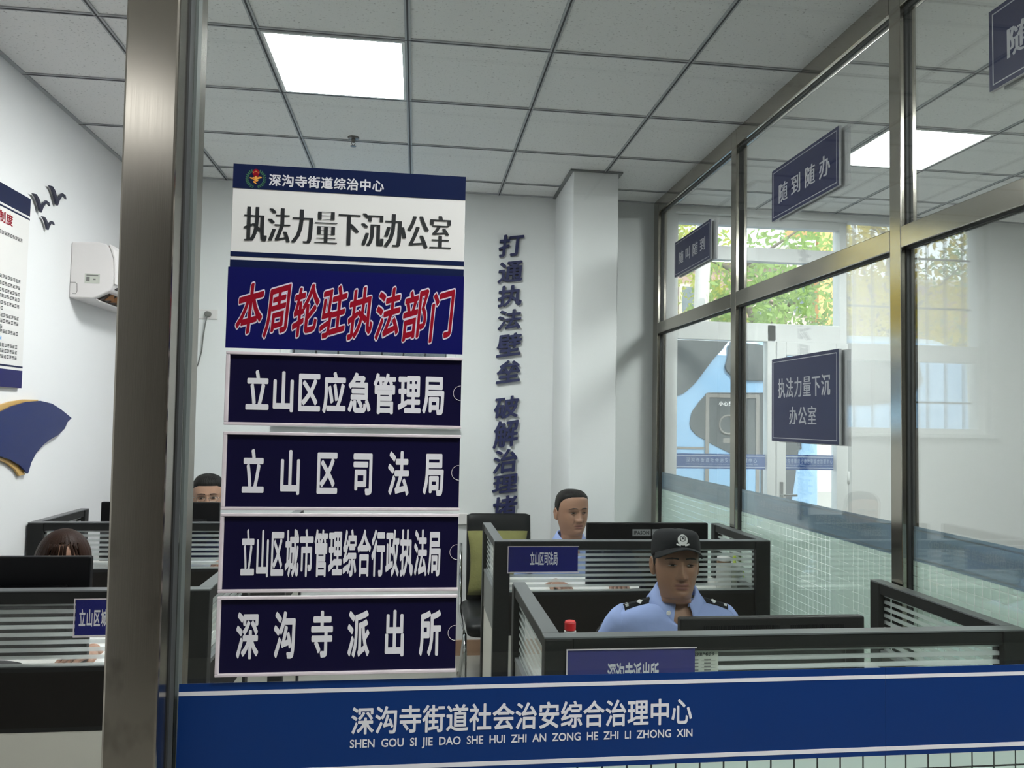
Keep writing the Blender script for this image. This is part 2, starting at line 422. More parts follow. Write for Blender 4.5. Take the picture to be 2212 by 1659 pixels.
def chars(mb, text, box, fn, off=0.012, gap=0.08, dil=0.0, rise=0.0, slant=0.0, extr=0.0, thick=0.0, mi=0, out=(0, -1, 0)):
    """fit each character of text into its cell of box (u0,u1,v0,v1); fn(u,v,w) -> world. off thickens strokes, dil widens upright
    strokes only, rise lifts strokes to the right"""
    u0, u1, v0, v1 = box; n = len(text); cw = (u1 - u0) / n
    for i, ch in enumerate(text):
        if ch == ' ': continue
        g, f = glyph(ch, min(off, 0.0), extr)
        sh = bold(off)
        if dil: sh = [(d, 0.0) for d in np.linspace(-dil, dil, 7)]
        for k, (dx, dy) in enumerate(sh):
            e = 8e-6 * k                 # a hair's breadth apart, so the copies do not coincide
            x = (g[:, 0] - 0.03 + dx) / 0.94; y = (g[:, 1] + 0.09 + dy) / 0.94
            y = y + rise * (x - 0.5); x = x + slant * (y - 0.5)
            X = u0 + (i + gap / 2 + x * (1 - gap)) * cw; Y = v0 + y * (v1 - v0)
            W = -g[:, 2] / max(extr, 1e-9) * thick if extr else np.zeros(len(g))
            mb.add([(p[0] + out[0] * e, p[1] + out[1] * e, p[2] + out[2] * e) for p in (fn(a, b, w) for a, b, w in zip(X, Y, W))], f, mi)
    return mb

def words(mb, text, box, fn, off=0.01, out=(0, -1, 0)):
    g, f = glyph(text, 0.0)
    lo, hi = g.min(0), g.max(0); u0, u1, v0, v1 = box
    for k, (dx, dy) in enumerate(bold(off)):
        e = 8e-6 * k
        X = u0 + (g[:, 0] + dx - lo[0]) / (hi[0] - lo[0]) * (u1 - u0); Y = v0 + (g[:, 1] + dy - lo[1]) / (hi[1] - lo[1]) * (v1 - v0)
        mb.add([(p[0] + out[0] * e, p[1] + out[1] * e, p[2] + out[2] * e) for p in (fn(a, b, 0) for a, b in zip(X, Y))], f)
    return mb
# ------------------------------------------------------------------ room shell
LX, BY, SX, GY, CZ = -1.83, 5.15, 1.66, 1.00, 3.11
RX, RY = 6.2, -3.2
S = 'structure'
tag(MB().box(LX - 0.2, RX + 0.2, RY - 0.2, BY + 0.25, -0.12, 0).build('floor', MT['floor']), kind=S)
ceil = MB().box(LX - 0.2, RX + 0.2, RY - 0.2, BY + 0.25, CZ, CZ + 0.12).build('ceiling', MT['ceil'])
tag(ceil, kind=S)
grid = MB()
def tbar(x0, x1, y0, y1, along):
    h = 0.012
    if along == 'y':
        grid.box(x0 - h, x0 + h, y0, y1, CZ - 0.006, CZ + 0.004); grid.box(x0 - 0.0035, x0 + 0.0035, y0, y1, CZ - 0.0075, CZ - 0.0055, 1)
    else:
        grid.box(x0, x1, y0 - h, y0 + h, CZ - 0.005, CZ + 0.004); grid.box(x0, x1, y0 - 0.003, y0 + 0.003, CZ - 0.0065, CZ - 0.0045, 1)
k = -0.07 - 1.2
for i in range(5):
    tbar(k + 0.6 * i, 0, GY, BY, 'y')
for i in range(-3, 4):
    tbar(LX, SX, 3.085 + 0.6 * i - (0 if i < 3 else 0), 0, 'x')
for i in range(8):
    tbar(1.78 + 0.6 * i, 0, RY, BY, 'y')
for i in range(-10, 4):
    tbar(SX + 0.03, RX, 2.975 + 0.6 * i, 0, 'x')
for i in range(6):
    tbar(-1.27 + 0.6 * i, 0, RY, GY - 0.06, 'y')
for i in range(-10, -3):
    tbar(LX, SX, 2.975 + 0.6 * i, 0, 'x')
# wall angle strips
grid.box(LX, LX + 0.022, RY, BY, CZ - 0.006, CZ + 0.002); grid.box(LX, SX, BY - 0.022, BY, CZ - 0.006, CZ + 0.002); grid.box(SX, RX, BY - 0.022, BY, CZ - 0.006, CZ + 0.002)
grid.build('ceiling_grid', [MT['tbar'], MT['tdark']], ceil)

tag(MB().box(LX - 0.2, LX, RY - 0.2, BY + 0.25, 0, CZ).build('wall_left', MT['wall']), kind=S)
tag(MB().box(RX, RX + 0.2, RY - 0.2, BY + 0.25, 0, CZ).build('wall_right', MT['hallwall']), kind=S)
tag(MB().box(LX, RX, RY - 0.2, RY, 0, CZ).build('wall_rear', MT['rearwall']), kind=S)
wb = MB()
W2 = (-0.90, 0.26, 1.52, 3.10)          # office window opening
W1 = (1.79, 3.11, 0.0, 3.06)            # hall window and door opening
wb.box(LX, W2[0], BY, BY + 0.25, 0, CZ).box(W2[0], W2[1], BY, BY + 0.25, 0, W2[2]).box(W2[0], W2[1], BY, BY + 0.25, W2[3], CZ)
wb.box(W2[1], SX, BY, BY + 0.25, 0, CZ)
tag(wb.build('wall_back', MT['wall']), kind=S)
wb = MB().box(SX, W1[0], BY, BY + 0.25, 0, CZ).box(W1[0], W1[1], BY, BY + 0.25, W1[3], CZ).box(W1[1], RX, BY, BY + 0.25, 0, CZ)
tag(wb.build('wall_hall', MT['wall']), kind=S)
tag(MB().box(0.925, 1.212, 4.55, BY, 0, CZ).build('wall_column', MT['wall'], bevel=0.006), kind=S)
tag(MB().box(0.905, 1.235, 4.535, BY, CZ - 0.012, CZ - 0.001).build('trim_1', MT['edge']), kind=S)
tag(MB().box(LX, 0.925, BY - 0.012, BY, 0, 0.10).box(0.913, 0.925, 4.54, BY - 0.012, 0, 0.10).box(0.913, 1.224, 4.538, 4.55, 0, 0.10).box(1.224, SX - 0.03, BY - 0.012, BY, 0, 0.10).build('baseboard_back', MT['base']), kind=S)
tag(MB().box(LX, LX + 0.012, GY, BY - 0.012, 0, 0.10).build('baseboard_left', MT['base']), kind=S)

# ---- hall window and door (window_1, door_1), office window (window_2)
fy0, fy1 = BY + 0.06, BY + 0.13
w1 = tag(thing('window_1', None, None, (2.3, fy0, 0)), kind=S)
fm = MB()
for a, b, c, d in ((1.79, 1.83, 0, 3.06), (2.50, 2.565, 0, 2.285), (3.055, 3.11, 2.165, 3.06)): fm.box(a, b, fy0, fy1, c, d)
for c, d in ((3.0, 3.06), (2.745, 2.845), (2.165, 2.295)): fm.box(1.83, 3.055, fy0, fy1, c, d)
fm.box(1.83, 2.50, fy0, fy1, 0, 0.12)
fm.build('frame', MT['upvc'], w1, bevel=0.004)
for a, b, c, d in ((1.83, 3.055, 2.845, 3.0), (1.83, 3.055, 2.295, 2.745), (1.83, 2.50, 0.12, 2.165)):
    MB().box(a, b, fy0 + 0.03, fy0 + 0.036, c, d).build('pane', MT['winpane'], w1)
d1 = tag(thing('door_1', None, None, (2.84, fy0, 0)), kind=S)
dm = MB()
for a, b, c, d in ((2.565, 2.635, 0.01, 2.165), (3.02, 3.11, 0.01, 2.165), (2.635, 3.02, 2.07, 2.165), (2.635, 3.02, 0.01, 0.16)): dm.box(a, b, fy0 - 0.015, fy1 - 0.01, c, d)
dm.build('frame', MT['upvc'], d1, bevel=0.005)
MB().box(2.635, 3.02, fy0 + 0.025, fy0 + 0.031, 0.16, 2.07).build('pane', MT['winpane'], d1)
for z in (0.4, 1.15, 2.0): MB().cyl((3.107, fy0 - 0.022, z), (3.107, fy0 - 0.022, z + 0.09), 0.009, n=10).build('hinge', MT['upvc'], d1, smooth=True)
hd = MB().box(2.585, 2.612, fy0 - 0.022, fy0 - 0.015, 0.98, 1.16); hd.box(2.592, 2.606, fy0 - 0.055, fy0 - 0.022, 1.06, 1.075).box(2.592, 2.70, fy0 - 0.058, fy0 - 0.046, 1.06, 1.075)
hd.build('door_handle', MT['chrome'], d1, bevel=0.002)
w2 = tag(thing('window_2', None, None, (-0.32, fy0, W2[2])), kind=S)
fm = MB()
for a, b, c, d in ((W2[0], W2[0] + 0.06, W2[2], W2[3]), (W2[1] - 0.06, W2[1], W2[2], W2[3]), (-0.84, 0.20, W2[2], W2[2] + 0.04), (-0.84, 0.20, 3.065, W2[3]), (-0.84, 0.20, 2.05, 2.175)): fm.box(a, b, fy0, fy1, c, d)
fm.build('frame', MT['upvc'], w2, bevel=0.004)
for c, d in ((1.56, 2.05), (2.175, 3.065)): MB().box(-0.84, 0.20, fy0 + 0.03, fy0 + 0.036, c, d).build('pane', MT['winpane'], w2)
gr = MB()
for i in range(8): gr.cyl((-0.84 + 0.149 * i, BY + 0.22, W2[2]), (-0.84 + 0.149 * i, BY + 0.22, W2[3]), 0.007, n=8)
for z in (1.75, 2.15, 2.47, 2.85): gr.box(W2[0], W2[1], BY + 0.214, BY + 0.226, z, z + 0.014)
gr.build('grille', MT['bars'], w2)
MB().box(W2[0] - 0.03, W2[1] + 0.03, BY - 0.05, BY + 0.06, W2[2] - 0.025, W2[2] + 0.001).build('sill', MT['upvc'], w2, bevel=0.004)

# ------------------------------------------------------------------ front glass partition
wf = tag(thing('wall_front', None, None, (0, GY, 0)), kind=S)
def leanbox(mb, pts_lo, pts_hi, y0, y1):   # front face corners: (xl, xr) at floor and ceiling
    (a0, a1), (b0, b1) = pts_lo, pts_hi
    mb.hexa([(a0, y0, 0), (b0, y0, CZ), (a0, y1, 0), (b0, y1, CZ), (a1, y0, 0), (b1, y0, CZ), (a1, y1, 0), (b1, y1, CZ)])
    return mb
leanbox(MB(), (-0.3375, -0.2775), (-0.3630, -0.3010), 0.94, 1.06).build('post', MT['steelpost'], wf, bevel=0.003)
leanbox(MB(), (-0.2780, -0.2755), (-0.3015, -0.2985), 0.975, 0.992).build('gasket', MT['rubber'], wf)
leanbox(MB(), (-0.2780, -0.2745), (-0.3015, -0.2975), 1.004, 1.02).build('gasket', MT['edge'], wf)
MB().box(-0.30, SX - 0.03, 0.94, 1.06, 0.0, 0.10).build('rail', MT['steel'], wf, bevel=0.003)
MB().box(-0.30, SX - 0.03, 0.94, 1.06, 3.03, CZ).build('rail', MT['steel'], wf, bevel=0.003)
v = [(-0.2765, .994, .10), (-0.2995, .994, 3.03), (-0.2765, 1.002, .10), (-0.2995, 1.002, 3.03), (SX - .03, .994, .10), (SX - .03, .994, 3.03), (SX - .03, 1.002, .10), (SX - .03, 1.002, 3.03)]
MB().hexa(v).build('pane', MT['pane'], wf)

# ------------------------------------------------------------------ side glass partition between office and hall
wsd = tag(thing('wall_side', None, None, (SX, 3.0, 0)), kind=S)
PS = 0.062
posts = [1.0, 2.43, 3.79, 5.12]
for y in posts:
    MB().box(SX - PS / 2, SX + PS / 2, y - PS / 2 - (0 if y < 5 else 0.04), y + PS / 2 if y < 5 else BY, 0, CZ).build('post', MT['steel'], wsd, bevel=0.003)
for i in range(3):
    a, b = posts[i] + PS / 2, posts[i + 1] - PS / 2 - (0 if i < 2 else 0.04)
    for z0, z1 in ((3.02, CZ), (2.175, 2.25), (0, 0.1)):
        MB().box(SX - PS / 2, SX + PS / 2, a, b, z0, z1).build('rail', MT['steel'], wsd, bevel=0.003)
        gz = (z0 - 0.006, z0) if z0 > 0 else (z1, z1 + 0.006)
        MB().box(SX - 0.012, SX + 0.012, a, b, *gz).build('gasket', MT['rubber'], wsd)
    for z0, z1 in ((2.256, 3.014), (0.106, 2.169)):
        MB().box(SX - 0.004, SX + 0.004, a + 0.006, b - 0.006, z0, z1).build('pane', MT['sidepane'], wsd)
    for q in (a, b - 0.006):
        MB().box(SX - 0.012, SX + 0.012, q, q + 0.006, 0.1, 3.02).build('gasket', MT['rubber'], wsd)

# films on the partitions
FT = (1.113, 1.231)                     # blue band bottom and top
CN, PY = '深沟寺街道社会治安综合治理中心', 'SHEN GOU SI JIE DAO SHE HUI ZHI AN ZONG HE ZHI LI ZHONG XIN'
def film_band(name, x0, x1, y, label, txt=None):
    o = MB().box(x0, x1, y - 0.0006, y, *FT).build(name, MT['filmblue'])
    tag(o, label, 'film band', 'blue film bands on the front glass')
    st = MB()
    for a, b in ((1.2165, 1.2215), (1.1195, 1.1250)): st.box(x0, x1, y - 0.0010, y - 0.0006, a, b)
    st.build('stripe', MT['filmwhite'], o)
    if txt:
        fn = lambda u, q, w: (u, y - 0.0011, q)
        mb = MB(); chars(mb, CN, (txt[0], txt[1], 1.164, 1.1975), fn, off=0.020, gap=0.07); mb.build('lettering', MT['filmwhite'], o, recalc=False)
        mb = MB(); words(mb, '  '.join(PY.split(' ')), (txt[0], txt[1], 1.1445, 1.1575), fn, off=0.018); mb.build('pinyin_lettering', MT['filmwhite'], o, recalc=False)
    return o
film_band('film_band', -0.279, 0.6478, 0.9935, 'long blue film band with white title and pinyin line across the front glass', (-0.0715, 0.373))
film_band('film_band', 0.6482, SX - 0.032, 0.9935, 'plain blue film band right of the seam on the front glass')
for x0, x1, nm in ((-0.279, 0.6478, 'below the band with white lettering'), (0.6482, SX - 0.032, 'below the plain blue band')):
    tag(MB().box(x0, x1, 0.9928, 0.9936, 0.102, FT[0]).build('frosted_film', MT['frostx']), 'grid patterned frosted film on the front glass ' + nm, 'frosted film', 'frosted films on the partitions')

def side_band(a, b, label, txts):
    x = SX + 0.0046
    o = MB().box(x, x + 0.0007, a, b, 1.118, 1.233).build('film_band', MT['filmback'])
    tag(o, label, 'film band', 'blue film bands on the side glass')
    xi = SX - 0.0043
    st = MB()
    for z0, z1 in ((1.2185, 1.2235), (1.1255, 1.1305)): st.box(x - 0.0004, x, a, b, z0, z1)
    st.build('stripe', MT['filmbacktxt'], o)
    # read from the hall, so mirrored from inside the office
    fn = lambda u, q, w: (x - 0.0003, u, q)
    mb = MB()
    for u0, u1 in txts: chars(mb, CN, (u0, u1, 1.168, 1.2015), fn, off=0.02, gap=0.07, out=(-1, 0, 0))
    mb.build('lettering', MT['filmbacktxt'], o, recalc=False)
    mb = MB()
    for u0, u1 in txts: words(mb, '  '.join(PY.split(' ')), (u0, u1, 1.150, 1.161), fn, out=(-1, 0, 0))
    mb.build('pinyin_lettering', MT['filmbacktxt'], o, recalc=False)
side_band(3.84, 5.03, 'grey-blue back of the film band on the side glass pane beside the back wall', [(3.95, 4.40), (4.45, 4.90)])
side_band(2.47, 3.75, 'grey-blue back of the film band on the middle side glass pane', [(2.57, 3.02), (3.12, 3.57)])
side_band(1.04, 2.39, 'grey-blue back of the film band on the side glass pane next to the front desk', [(1.35, 1.80), (1.90, 2.32)])
for a, b, nm in ((3.835, 5.035, 'far pane of the side partition, next to the back wall'), (2.465, 3.755, 'middle pane of the side partition'), (1.035, 2.395, 'near pane of the side partition beside the front desk')):
    tag(MB().box(SX + 0.0042, SX + 0.0052, a, b, 0.11, 1.118).build('frosted_film', MT['frosty']), 'grid frosted film on the ' + nm, 'frosted film', 'frosted films on the partitions')

# films on the hall window and door
def hall_band(x0, x1, label, txt):
    y = fy0 + 0.0285
    o = MB().box(x0, x1, y - 0.0008, y, 1.245, 1.352).build('film_band', MT['hallfilm'])
    tag(o, label, 'film band', 'blue film bands on the hall glazing')
    st = MB()
    for a, b in ((1.334, 1.341), (1.255, 1.262)): st.box(x0, x1, y - 0.0012, y - 0.0008, a, b)
    st.build('stripe', MT['hallfilmtxt'], o)
    fn = lambda u, q, w: (u, y - 0.0013, q)
    mb = MB(); chars(mb, CN, (txt[0], txt[1], 1.290, 1.324), fn, off=0.012, gap=0.25); mb.build('lettering', MT['hallfilmtxt'], o, recalc=False)
    mb = MB(); words(mb, PY, (txt[0], txt[1], 1.272, 1.281), fn); mb.build('pinyin_lettering', MT['hallfilmtxt'], o, recalc=False)
MT['hallfilm'] = mat('blue_film', (0.05, 0.12, 0.36), 0.4); MT['hallfilmtxt'] = mat('pale_film_print', (0.55, 0.62, 0.78), 0.5)
hall_band(1.83, 2.50, 'blue lettered film band across the hall window', (1.905, 2.44))
hall_band(2.635, 3.02, 'blue lettered film band across the hall door', (2.640, 3.015))

# ------------------------------------------------------------------ sign stack on the front glass
SL, SR = -0.2365, 0.0575
ys = 0.9935
sb = thing('sign_board', 'white and navy acrylic office sign with red and gold emblem, stuck on the glass', 'sign', (-0.09, ys, 1.745))
a = 0.0125 * 0.0                        # the board hangs level
MB().box(SL, SR, ys - 0.004, ys, 1.744, 1.878).build('board', MT['paperw'], sb, bevel=0.0006)
MB().box(SL, SR, ys - 0.0046, ys - 0.004, 1.8475, 1.8785).build('header', MT['navy'], sb)
MB().box(SL, SR, ys - 0.0046, ys - 0.004, 1.7605, 1.7665).box(SL, SR, ys - 0.0046, ys - 0.004, 1.7435, 1.7560).build('footer', MT['navy'], sb)
fns = lambda u, q, w: (u, ys - 0.0049, q)
mb = MB(); chars(mb, '深沟寺街道综治中心', (-0.193, -0.0475, 1.8525, 1.8675), fns, off=0.024, gap=0.10); mb.build('lettering', MT['filmwhite'], sb, recalc=False)
mb = MB(); chars(mb, '执法力量下沉办公室', (-0.2215, 0.0405, 1.7795, 1.8255), fns, off=-0.016, gap=0.08, dil=0.060); mb.build('lettering', MT['black'], sb, recalc=False)
# emblem: wreath, red disc, golden great wall and ribbon
ex, ez = -0.2085, 1.8605
em = MB()
for s in (-1, 1):
    for i in range(11):
        t = -1.35 + i * 0.235; r = 0.0108
        cx, cz = ex + s * r * math.cos(t), ez + r * math.sin(t)
        for q in (-1, 1):
            an = (t + PI / 2) + q * 0.7
            dx, dz = s * math.cos(an), math.sin(an)
            nx, nz = -dz, dx
            l, w = 0.0030, 0.0009
            em.add([(cx, ys - 0.005, cz), (cx + dx * l * .5 + nx * w, ys - 0.005, cz + dz * l * .5 + nz * w), (cx + dx * l, ys - 0.005, cz + dz * l), (cx + dx * l * .5 - nx * w, ys - 0.005, cz + dz * l * .5 - nz * w)], [(0, 1, 2, 3)])
em.build('emblem_wreath', mat('emblem_green', (0.04, 0.14, 0.07), 0.4), sb, recalc=False)
em = MB(); em.add([(ex + 0.0044 * math.cos(2 * PI * i / 24), ys - 0.0052, ez + 0.0075 + 0.0048 * math.sin(2 * PI * i / 24)) for i in range(24)], [tuple(range(24))])
em.add([(ex + dx, ys - 0.0052, ez + dz) for dx, dz in ((-0.0028, .0005), (.0028, .0005), (.0022, .004), (-.0022, .004))], [(0, 1, 2, 3)])
em.build('emblem_disc', MT['red'], sb, recalc=False)
em = MB()
def star(cx, cz, r, y): em.add([(cx + (r if i % 2 == 0 else r * .4) * math.sin(PI * i / 5), y, cz + (r if i % 2 == 0 else r * .4) * math.cos(PI * i / 5)) for i in range(10)], [tuple(range(10))])
star(ex, ez + 0.0092, 0.0011, ys - 0.0054)
for dx, dz in ((-.0022, .0085), (-.0028, .0072), (.0022, .0085), (.0028, .0072)): star(ex + dx, ez + dz, 0.0006, ys - 0.0054)
wallp = [(-.0078, .0008), (-.006, .0016), (-.0045, .0009), (-.003, .0018), (-.0014, .0015), (-.0008, .0034), (.0008, .0034), (.0012, .0016), (.003, .0022), (.005, .0026), (.0072, .0022), (.0076, .001), (.0055, .0006), (.0035, -.0004), (.0018, -.0008), (0.0035, -.0022), (.0022, -.0034), (-.0006, -.0046), (.0014, -.0062), (.0006, -.0068), (-.0022, -.0054), (-.0034, -.0038), (-.001, -.0024), (-.0028, -.0012), (-.0052, -.0006), (-.007, 0)]
em.add([(ex + u, ys - 0.0053, ez + q) for u, q in wallp], [tuple(range(len(wallp)))])
em.build('emblem_wall', mat('emblem_gold', (0.72, 0.36, 0.06), 0.35), sb, recalc=False)
em = MB()
for pts in ([(-.006, .0003), (-.002, .0002), (-.0005, -.0012), (-.003, -.0004)], [(.001, .0006), (.0042, .0010), (.0052, .0018), (.002, .0016)], [(-.0024, -.0036), (.0018, -.0026), (.001, -.0034), (-.002, -.0044)]):
    em.add([(ex + u, ys - 0.0055, ez + q) for u, q in pts], [(0, 1, 2, 3)])
em.build('emblem_ribbon', mat('emblem_red', (0.55, 0.08, 0.03), 0.35), sb, recalc=False)

tc_ = thing('title_card', 'royal blue card with slanted crimson characters, directly under the sign header', 'sign', (-0.09, ys, 1.644))
MB().box(SL - 0.0015, SR + 0.0005, ys - 0.0062, ys - 0.0052, 1.6445, 1.7465).build('card', MT['royal'], tc_)
t2 = '本周轮驻执法部门'
for off, key, dy in ((0.052, 'pale', 0.0064), (0.022, 'red', 0.0067)):
    fn2 = lambda u, q, w, dy=dy: (u, ys - dy, q)
    mb = MB(); chars(mb, t2, (-0.2265, 0.0475, 1.6635, 1.7260), fn2, off=off, gap=0.12, rise=0.17, slant=0.16); mb.build('lettering', MT[key], tc_, recalc=False)

rows = [('立山区应急管理局', 1.5475, 1.6410, (-0.2135, 0.0385, 1.5665, 1.6165), 'navy name plate with eight heavy white characters, topmost of the four plates'),
        ('立山区司法局', 1.4425, 1.5410, (-0.222, 0.0475, 1.463, 1.5175), 'navy name plate with six widely spaced white characters, second of the four plates'),
        ('立山区城市管理综合行政执法局', 1.3410, 1.4400, (-0.2115, 0.0370, 1.361, 1.418), 'navy name plate crowded with fourteen narrow white characters, third of the four plates'),
        ('深沟寺派出所', 1.2390, 1.3380, (-0.222, 0.0475, 1.261, 1.317), 'navy name plate with six white characters, lowest plate just above the blue band')]
for txt, z0, z1, bx, lab in rows:
    t = thing('name_plate', lab, 'name plate', (-0.09, ys, z0), group='slide-in name plates on the front glass')
    fr = MB(); e = 0.0045
    fr.box(SL, SR + 0.001, ys - 0.0075, ys - 0.001, z1 - e, z1 - 0.0008).box(SL, SR + 0.001, ys - 0.0075, ys - 0.001, z0 + 0.0008, z0 + e).box(SL, SL + e, ys - 0.0075, ys - 0.001, z0 + e, z1 - e)
    fr.build('holder', MT['acredge'], t, bevel=0.0008)
    MB().box(SL + e - 0.0005, SR, ys - 0.0030, ys - 0.0015, z0 + e - .0005, z1 - e + .0005).build('card', MT['navy2'], t)
    n = len(txt)
    mb = MB(); chars(mb, txt, bx, lambda u, q, w: (u, ys - 0.0033, q), off=0.030, gap={8: 0.12, 6: 0.42, 14: 0.10}[n]); mb.build('lettering', MT['filmwhite'], t, recalc=False)
    zc = (z0 + z1) / 2
    ring = [(SR - 0.0005 + 0.0095 * math.cos(q), ys - 0.0042, zc + 0.0095 * math.sin(q)) for q in np.linspace(PI * 0.5, PI * 1.5, 18)]
    MB().tube(ring, 0.00035, n=6).build('finger_notch', MT['acredge'], t)
    disc = [(SR - 0.0005 + 0.0092 * math.cos(q), zc + 0.0092 * math.sin(q)) for q in np.linspace(PI * 0.5, PI * 1.5, 18)]
    MB().prism(disc, lambda u, q, w: (u, w, q), ys - 0.0036, ys - 0.0031).build('notch_fill', MT['navy2'], t)

# ------------------------------------------------------------------ navy plates on the side glass
def glass_sign(ya, yb, z0, z1, lines, label, gap, zs=None):
    """ya is the end next to the back wall; each sign is a plate on the office face and one on the hall face of the glass"""
    t = thing('glass_sign', label, 'sign', (SX, (ya + yb) / 2, z0), group='navy plates on the side glass')
    x = SX - 0.004
    MB().box(x - 0.012, x, yb, ya, z0, z1).build('plate', MT['plateedge'], t, bevel=0.001)
    MB().box(SX + 0.0052, SX + 0.017, yb - 0.03, ya - 0.03, z0 - 0.004, z1 - 0.004).build('outer_plate', MT['plateedge'], t, bevel=0.001)
    MB().box(x - 0.0128, x - 0.012, yb + 0.001, ya - 0.001, z0 + .001, z1 - .001).build('face', MT['plate'], t)
    m, w = 0.014, 0.0035
    b = MB(); xf, xb = x - 0.0132, x - 0.0128
    b.box(xf, xb, yb + m, ya - m, z1 - m - w, z1 - m).box(xf, xb, yb + m, ya - m, z0 + m, z0 + m + w).box(xf, xb, ya - m - w, ya - m, z0 + m + w, z1 - m - w).box(xf, xb, yb + m, yb + m + w, z0 + m + w, z1 - m - w)
    b.build('border', MT['silver'], t)
    fn = lambda u, q, w: (x - 0.0134, ya - u, q)
    mb = MB()
    for s, u0, u1, q0, q1 in lines: chars(mb, s, (u0, u1, q0, q1), fn, off=0.0, gap=gap, dil=0.03, out=(-1, 0, 0))
    mb.build('lettering', MT['silver'], t, recalc=False)
glass_sign(4.75, 4.143, 2.506, 2.735, [('随叫随到', 0.06, 0.55, 2.575, 2.655)], 'small navy sign with four silver characters near the back wall end of side glass', 0.3)
glass_sign(3.383, 2.807, 2.518, 2.76, [('随到随办', 0.05, 0.53, 2.585, 2.675)], 'navy sign with four silver characters high on the middle side glass pane', 0.3)
glass_sign(3.379, 2.810, 1.489, 1.868, [('执法力量下沉', 0.06, 0.51, 1.685, 1.775), ('办公室', 0.165, 0.405, 1.565, 1.645)], 'tall navy sign with two rows of silver characters on the middle side glass pane', 0.12)
glass_sign(2.004, 1.43, 2.546, 2.786, [('随   ', 0.05, 0.53, 2.612, 2.702)], 'navy sign in the top corner, above the front desk, cut off by the photo edge', 0.3)
# ------------------------------------------------------------------ ceiling lights and sprinklers
def ceiling_light(x0, y0, label, m='led'):
    t = thing('ceiling_light', label, 'ceiling light', (x0 + 0.3, y0 + 0.3, CZ), group='square LED ceiling panels')
    fr = MB(); e, w = 0.013, 0.012
    for a, b, c, d in ((e, .6 - e, e, e + w), (e, .6 - e, .6 - e - w, .6 - e), (e, e + w, e + w, .6 - e - w), (.6 - e - w, .6 - e, e + w, .6 - e - w)):
        fr.box(x0 + a, x0 + b, y0 + c, y0 + d, CZ - 0.009, CZ)
    fr.build('frame', MT['white'], t)
    MB().box(x0 + e + w, x0 + .6 - e - w, y0 + e + w, y0 + .6 - e - w, CZ - 0.007, CZ - 0.001).build('diffuser', MT[m], t)
ceiling_light(-0.67, 3.085, 'glowing square LED panel in the office ceiling above the sign')
ceiling_light(2.38, 3.575, 'glowing square LED panel in the hall ceiling behind the side glass')
ceiling_light(2.38, 0.575, 'square LED panel in the hall ceiling beside the front desk')
ceiling_light(-1.80, -2.425, 'square LED panel over the corridor facing the steel post', 'leddim')
ceiling_light(0.53, -0.38, 'added LED panel over the corridor, out of view, brightening the sign board')  # unseen panel, added to brighten the sign board from the front
def sprinkler(x, y, label):
    t = thing('sprinkler', label, 'sprinkler', (x, y, CZ), group='ceiling sprinklers')
    MB().lathe((x, y, CZ - 0.008), [(0.004, 0.008), (0.032, 0.008), (0.030, 0.003), (0.014, 0.0), (0.004, 0.0)]).build('escutcheon', MT['brass'], t, smooth=True)
    b = MB().lathe((x, y, CZ - 0.05), [(0.003, 0.045), (0.010, 0.045), (0.012, 0.032), (0.008, 0.028), (0.008, 0.022), (0.003, 0.02)], n=14)
    b.tube([(x - .007, y, CZ - .022), (x - .010, y, CZ - .033), (x - .003, y, CZ - .044)], .0018, n=6).tube([(x + .007, y, CZ - .022), (x + .010, y, CZ - .033), (x + .003, y, CZ - .044)], .0018, n=6)
    b.build('nozzle', MT['brass'], t, smooth=True)
    MB().lathe((x, y, CZ - 0.050), [(0.002, 0.005), (0.006, 0.005), (0.016, 0.002), (0.016, 0.0), (0.002, 0.0)], n=18).build('deflector', MT['brass'], t)
sprinkler(-0.38, 4.24, 'brass ceiling sprinkler on the office ceiling above the sign board')
sprinkler(2.553, 4.45, 'ceiling sprinkler in the hall beyond the side glass, near the lit panel')

# ------------------------------------------------------------------ left wall
def onleft(w0): return lambda u, q, w: (LX + w, u, q)
pb = thing('notice_board', 'tall white notice board with navy header and footer on the left wall', 'notice board', (LX, 3.2, 1.665))
MB().box(LX + .001, LX + 0.018, 2.62, 3.785, 1.668, 2.553).build('panel', MT['paperw'], pb, bevel=0.002)
MB().box(LX + .018, LX + .0186, 2.62, 3.785, 2.470, 2.553).build('header', MT['navy'], pb)
MB().box(LX + .018, LX + .0186, 2.62, 3.785, 1.668, 1.748).build('footer', MT['royal'], pb)
MB().box(LX + .018, LX + .0186, 2.62, 3.785, 2.452, 2.460).box(LX + .018, LX + .0186, 2.62, 3.785, 1.760, 1.768).build('stripe', MT['navy'], pb)
mb = MB(); chars(mb, '管理制度', (3.40, 3.64, 2.385, 2.435), lambda u, q, w: (LX + .0188, u, q), off=0.02, gap=0.1, out=(1, 0, 0)); mb.build('title_lettering', MT['red'], pb, recalc=False)
tx = MB(); tb = MB()
for i, (z, e) in enumerate([(2.335, 3.74), (2.305, 3.42), (2.145, 3.735), (2.115, 3.73), (2.085, 3.735), (2.06, 3.735), (2.03, 3.735), (2.005, 3.60), (1.975, 3.735), (1.95, 3.735), (1.925, 3.60), (1.905, 3.735), (1.875, 3.60), (1.845, 3.735), (1.82, 3.735), (1.795, 3.735)]):
    u = 2.72
    while u < e - 0.02:
        m_ = tb if i == 12 else tx
        x = LX + .0188
        for q in range(3): m_.box(x - 0.0003, x, u, u + 0.017, z + q * 0.0058, z + q * 0.0058 + 0.0032)
        u += 0.0225
tx.build('body_text', MT['black'], pb); tb.build('blue_text', MT['acblue'], pb)
def blade(pts, x0, x1): return MB().prism(pts, lambda u, q, w: (w, u, q), x0, x1)
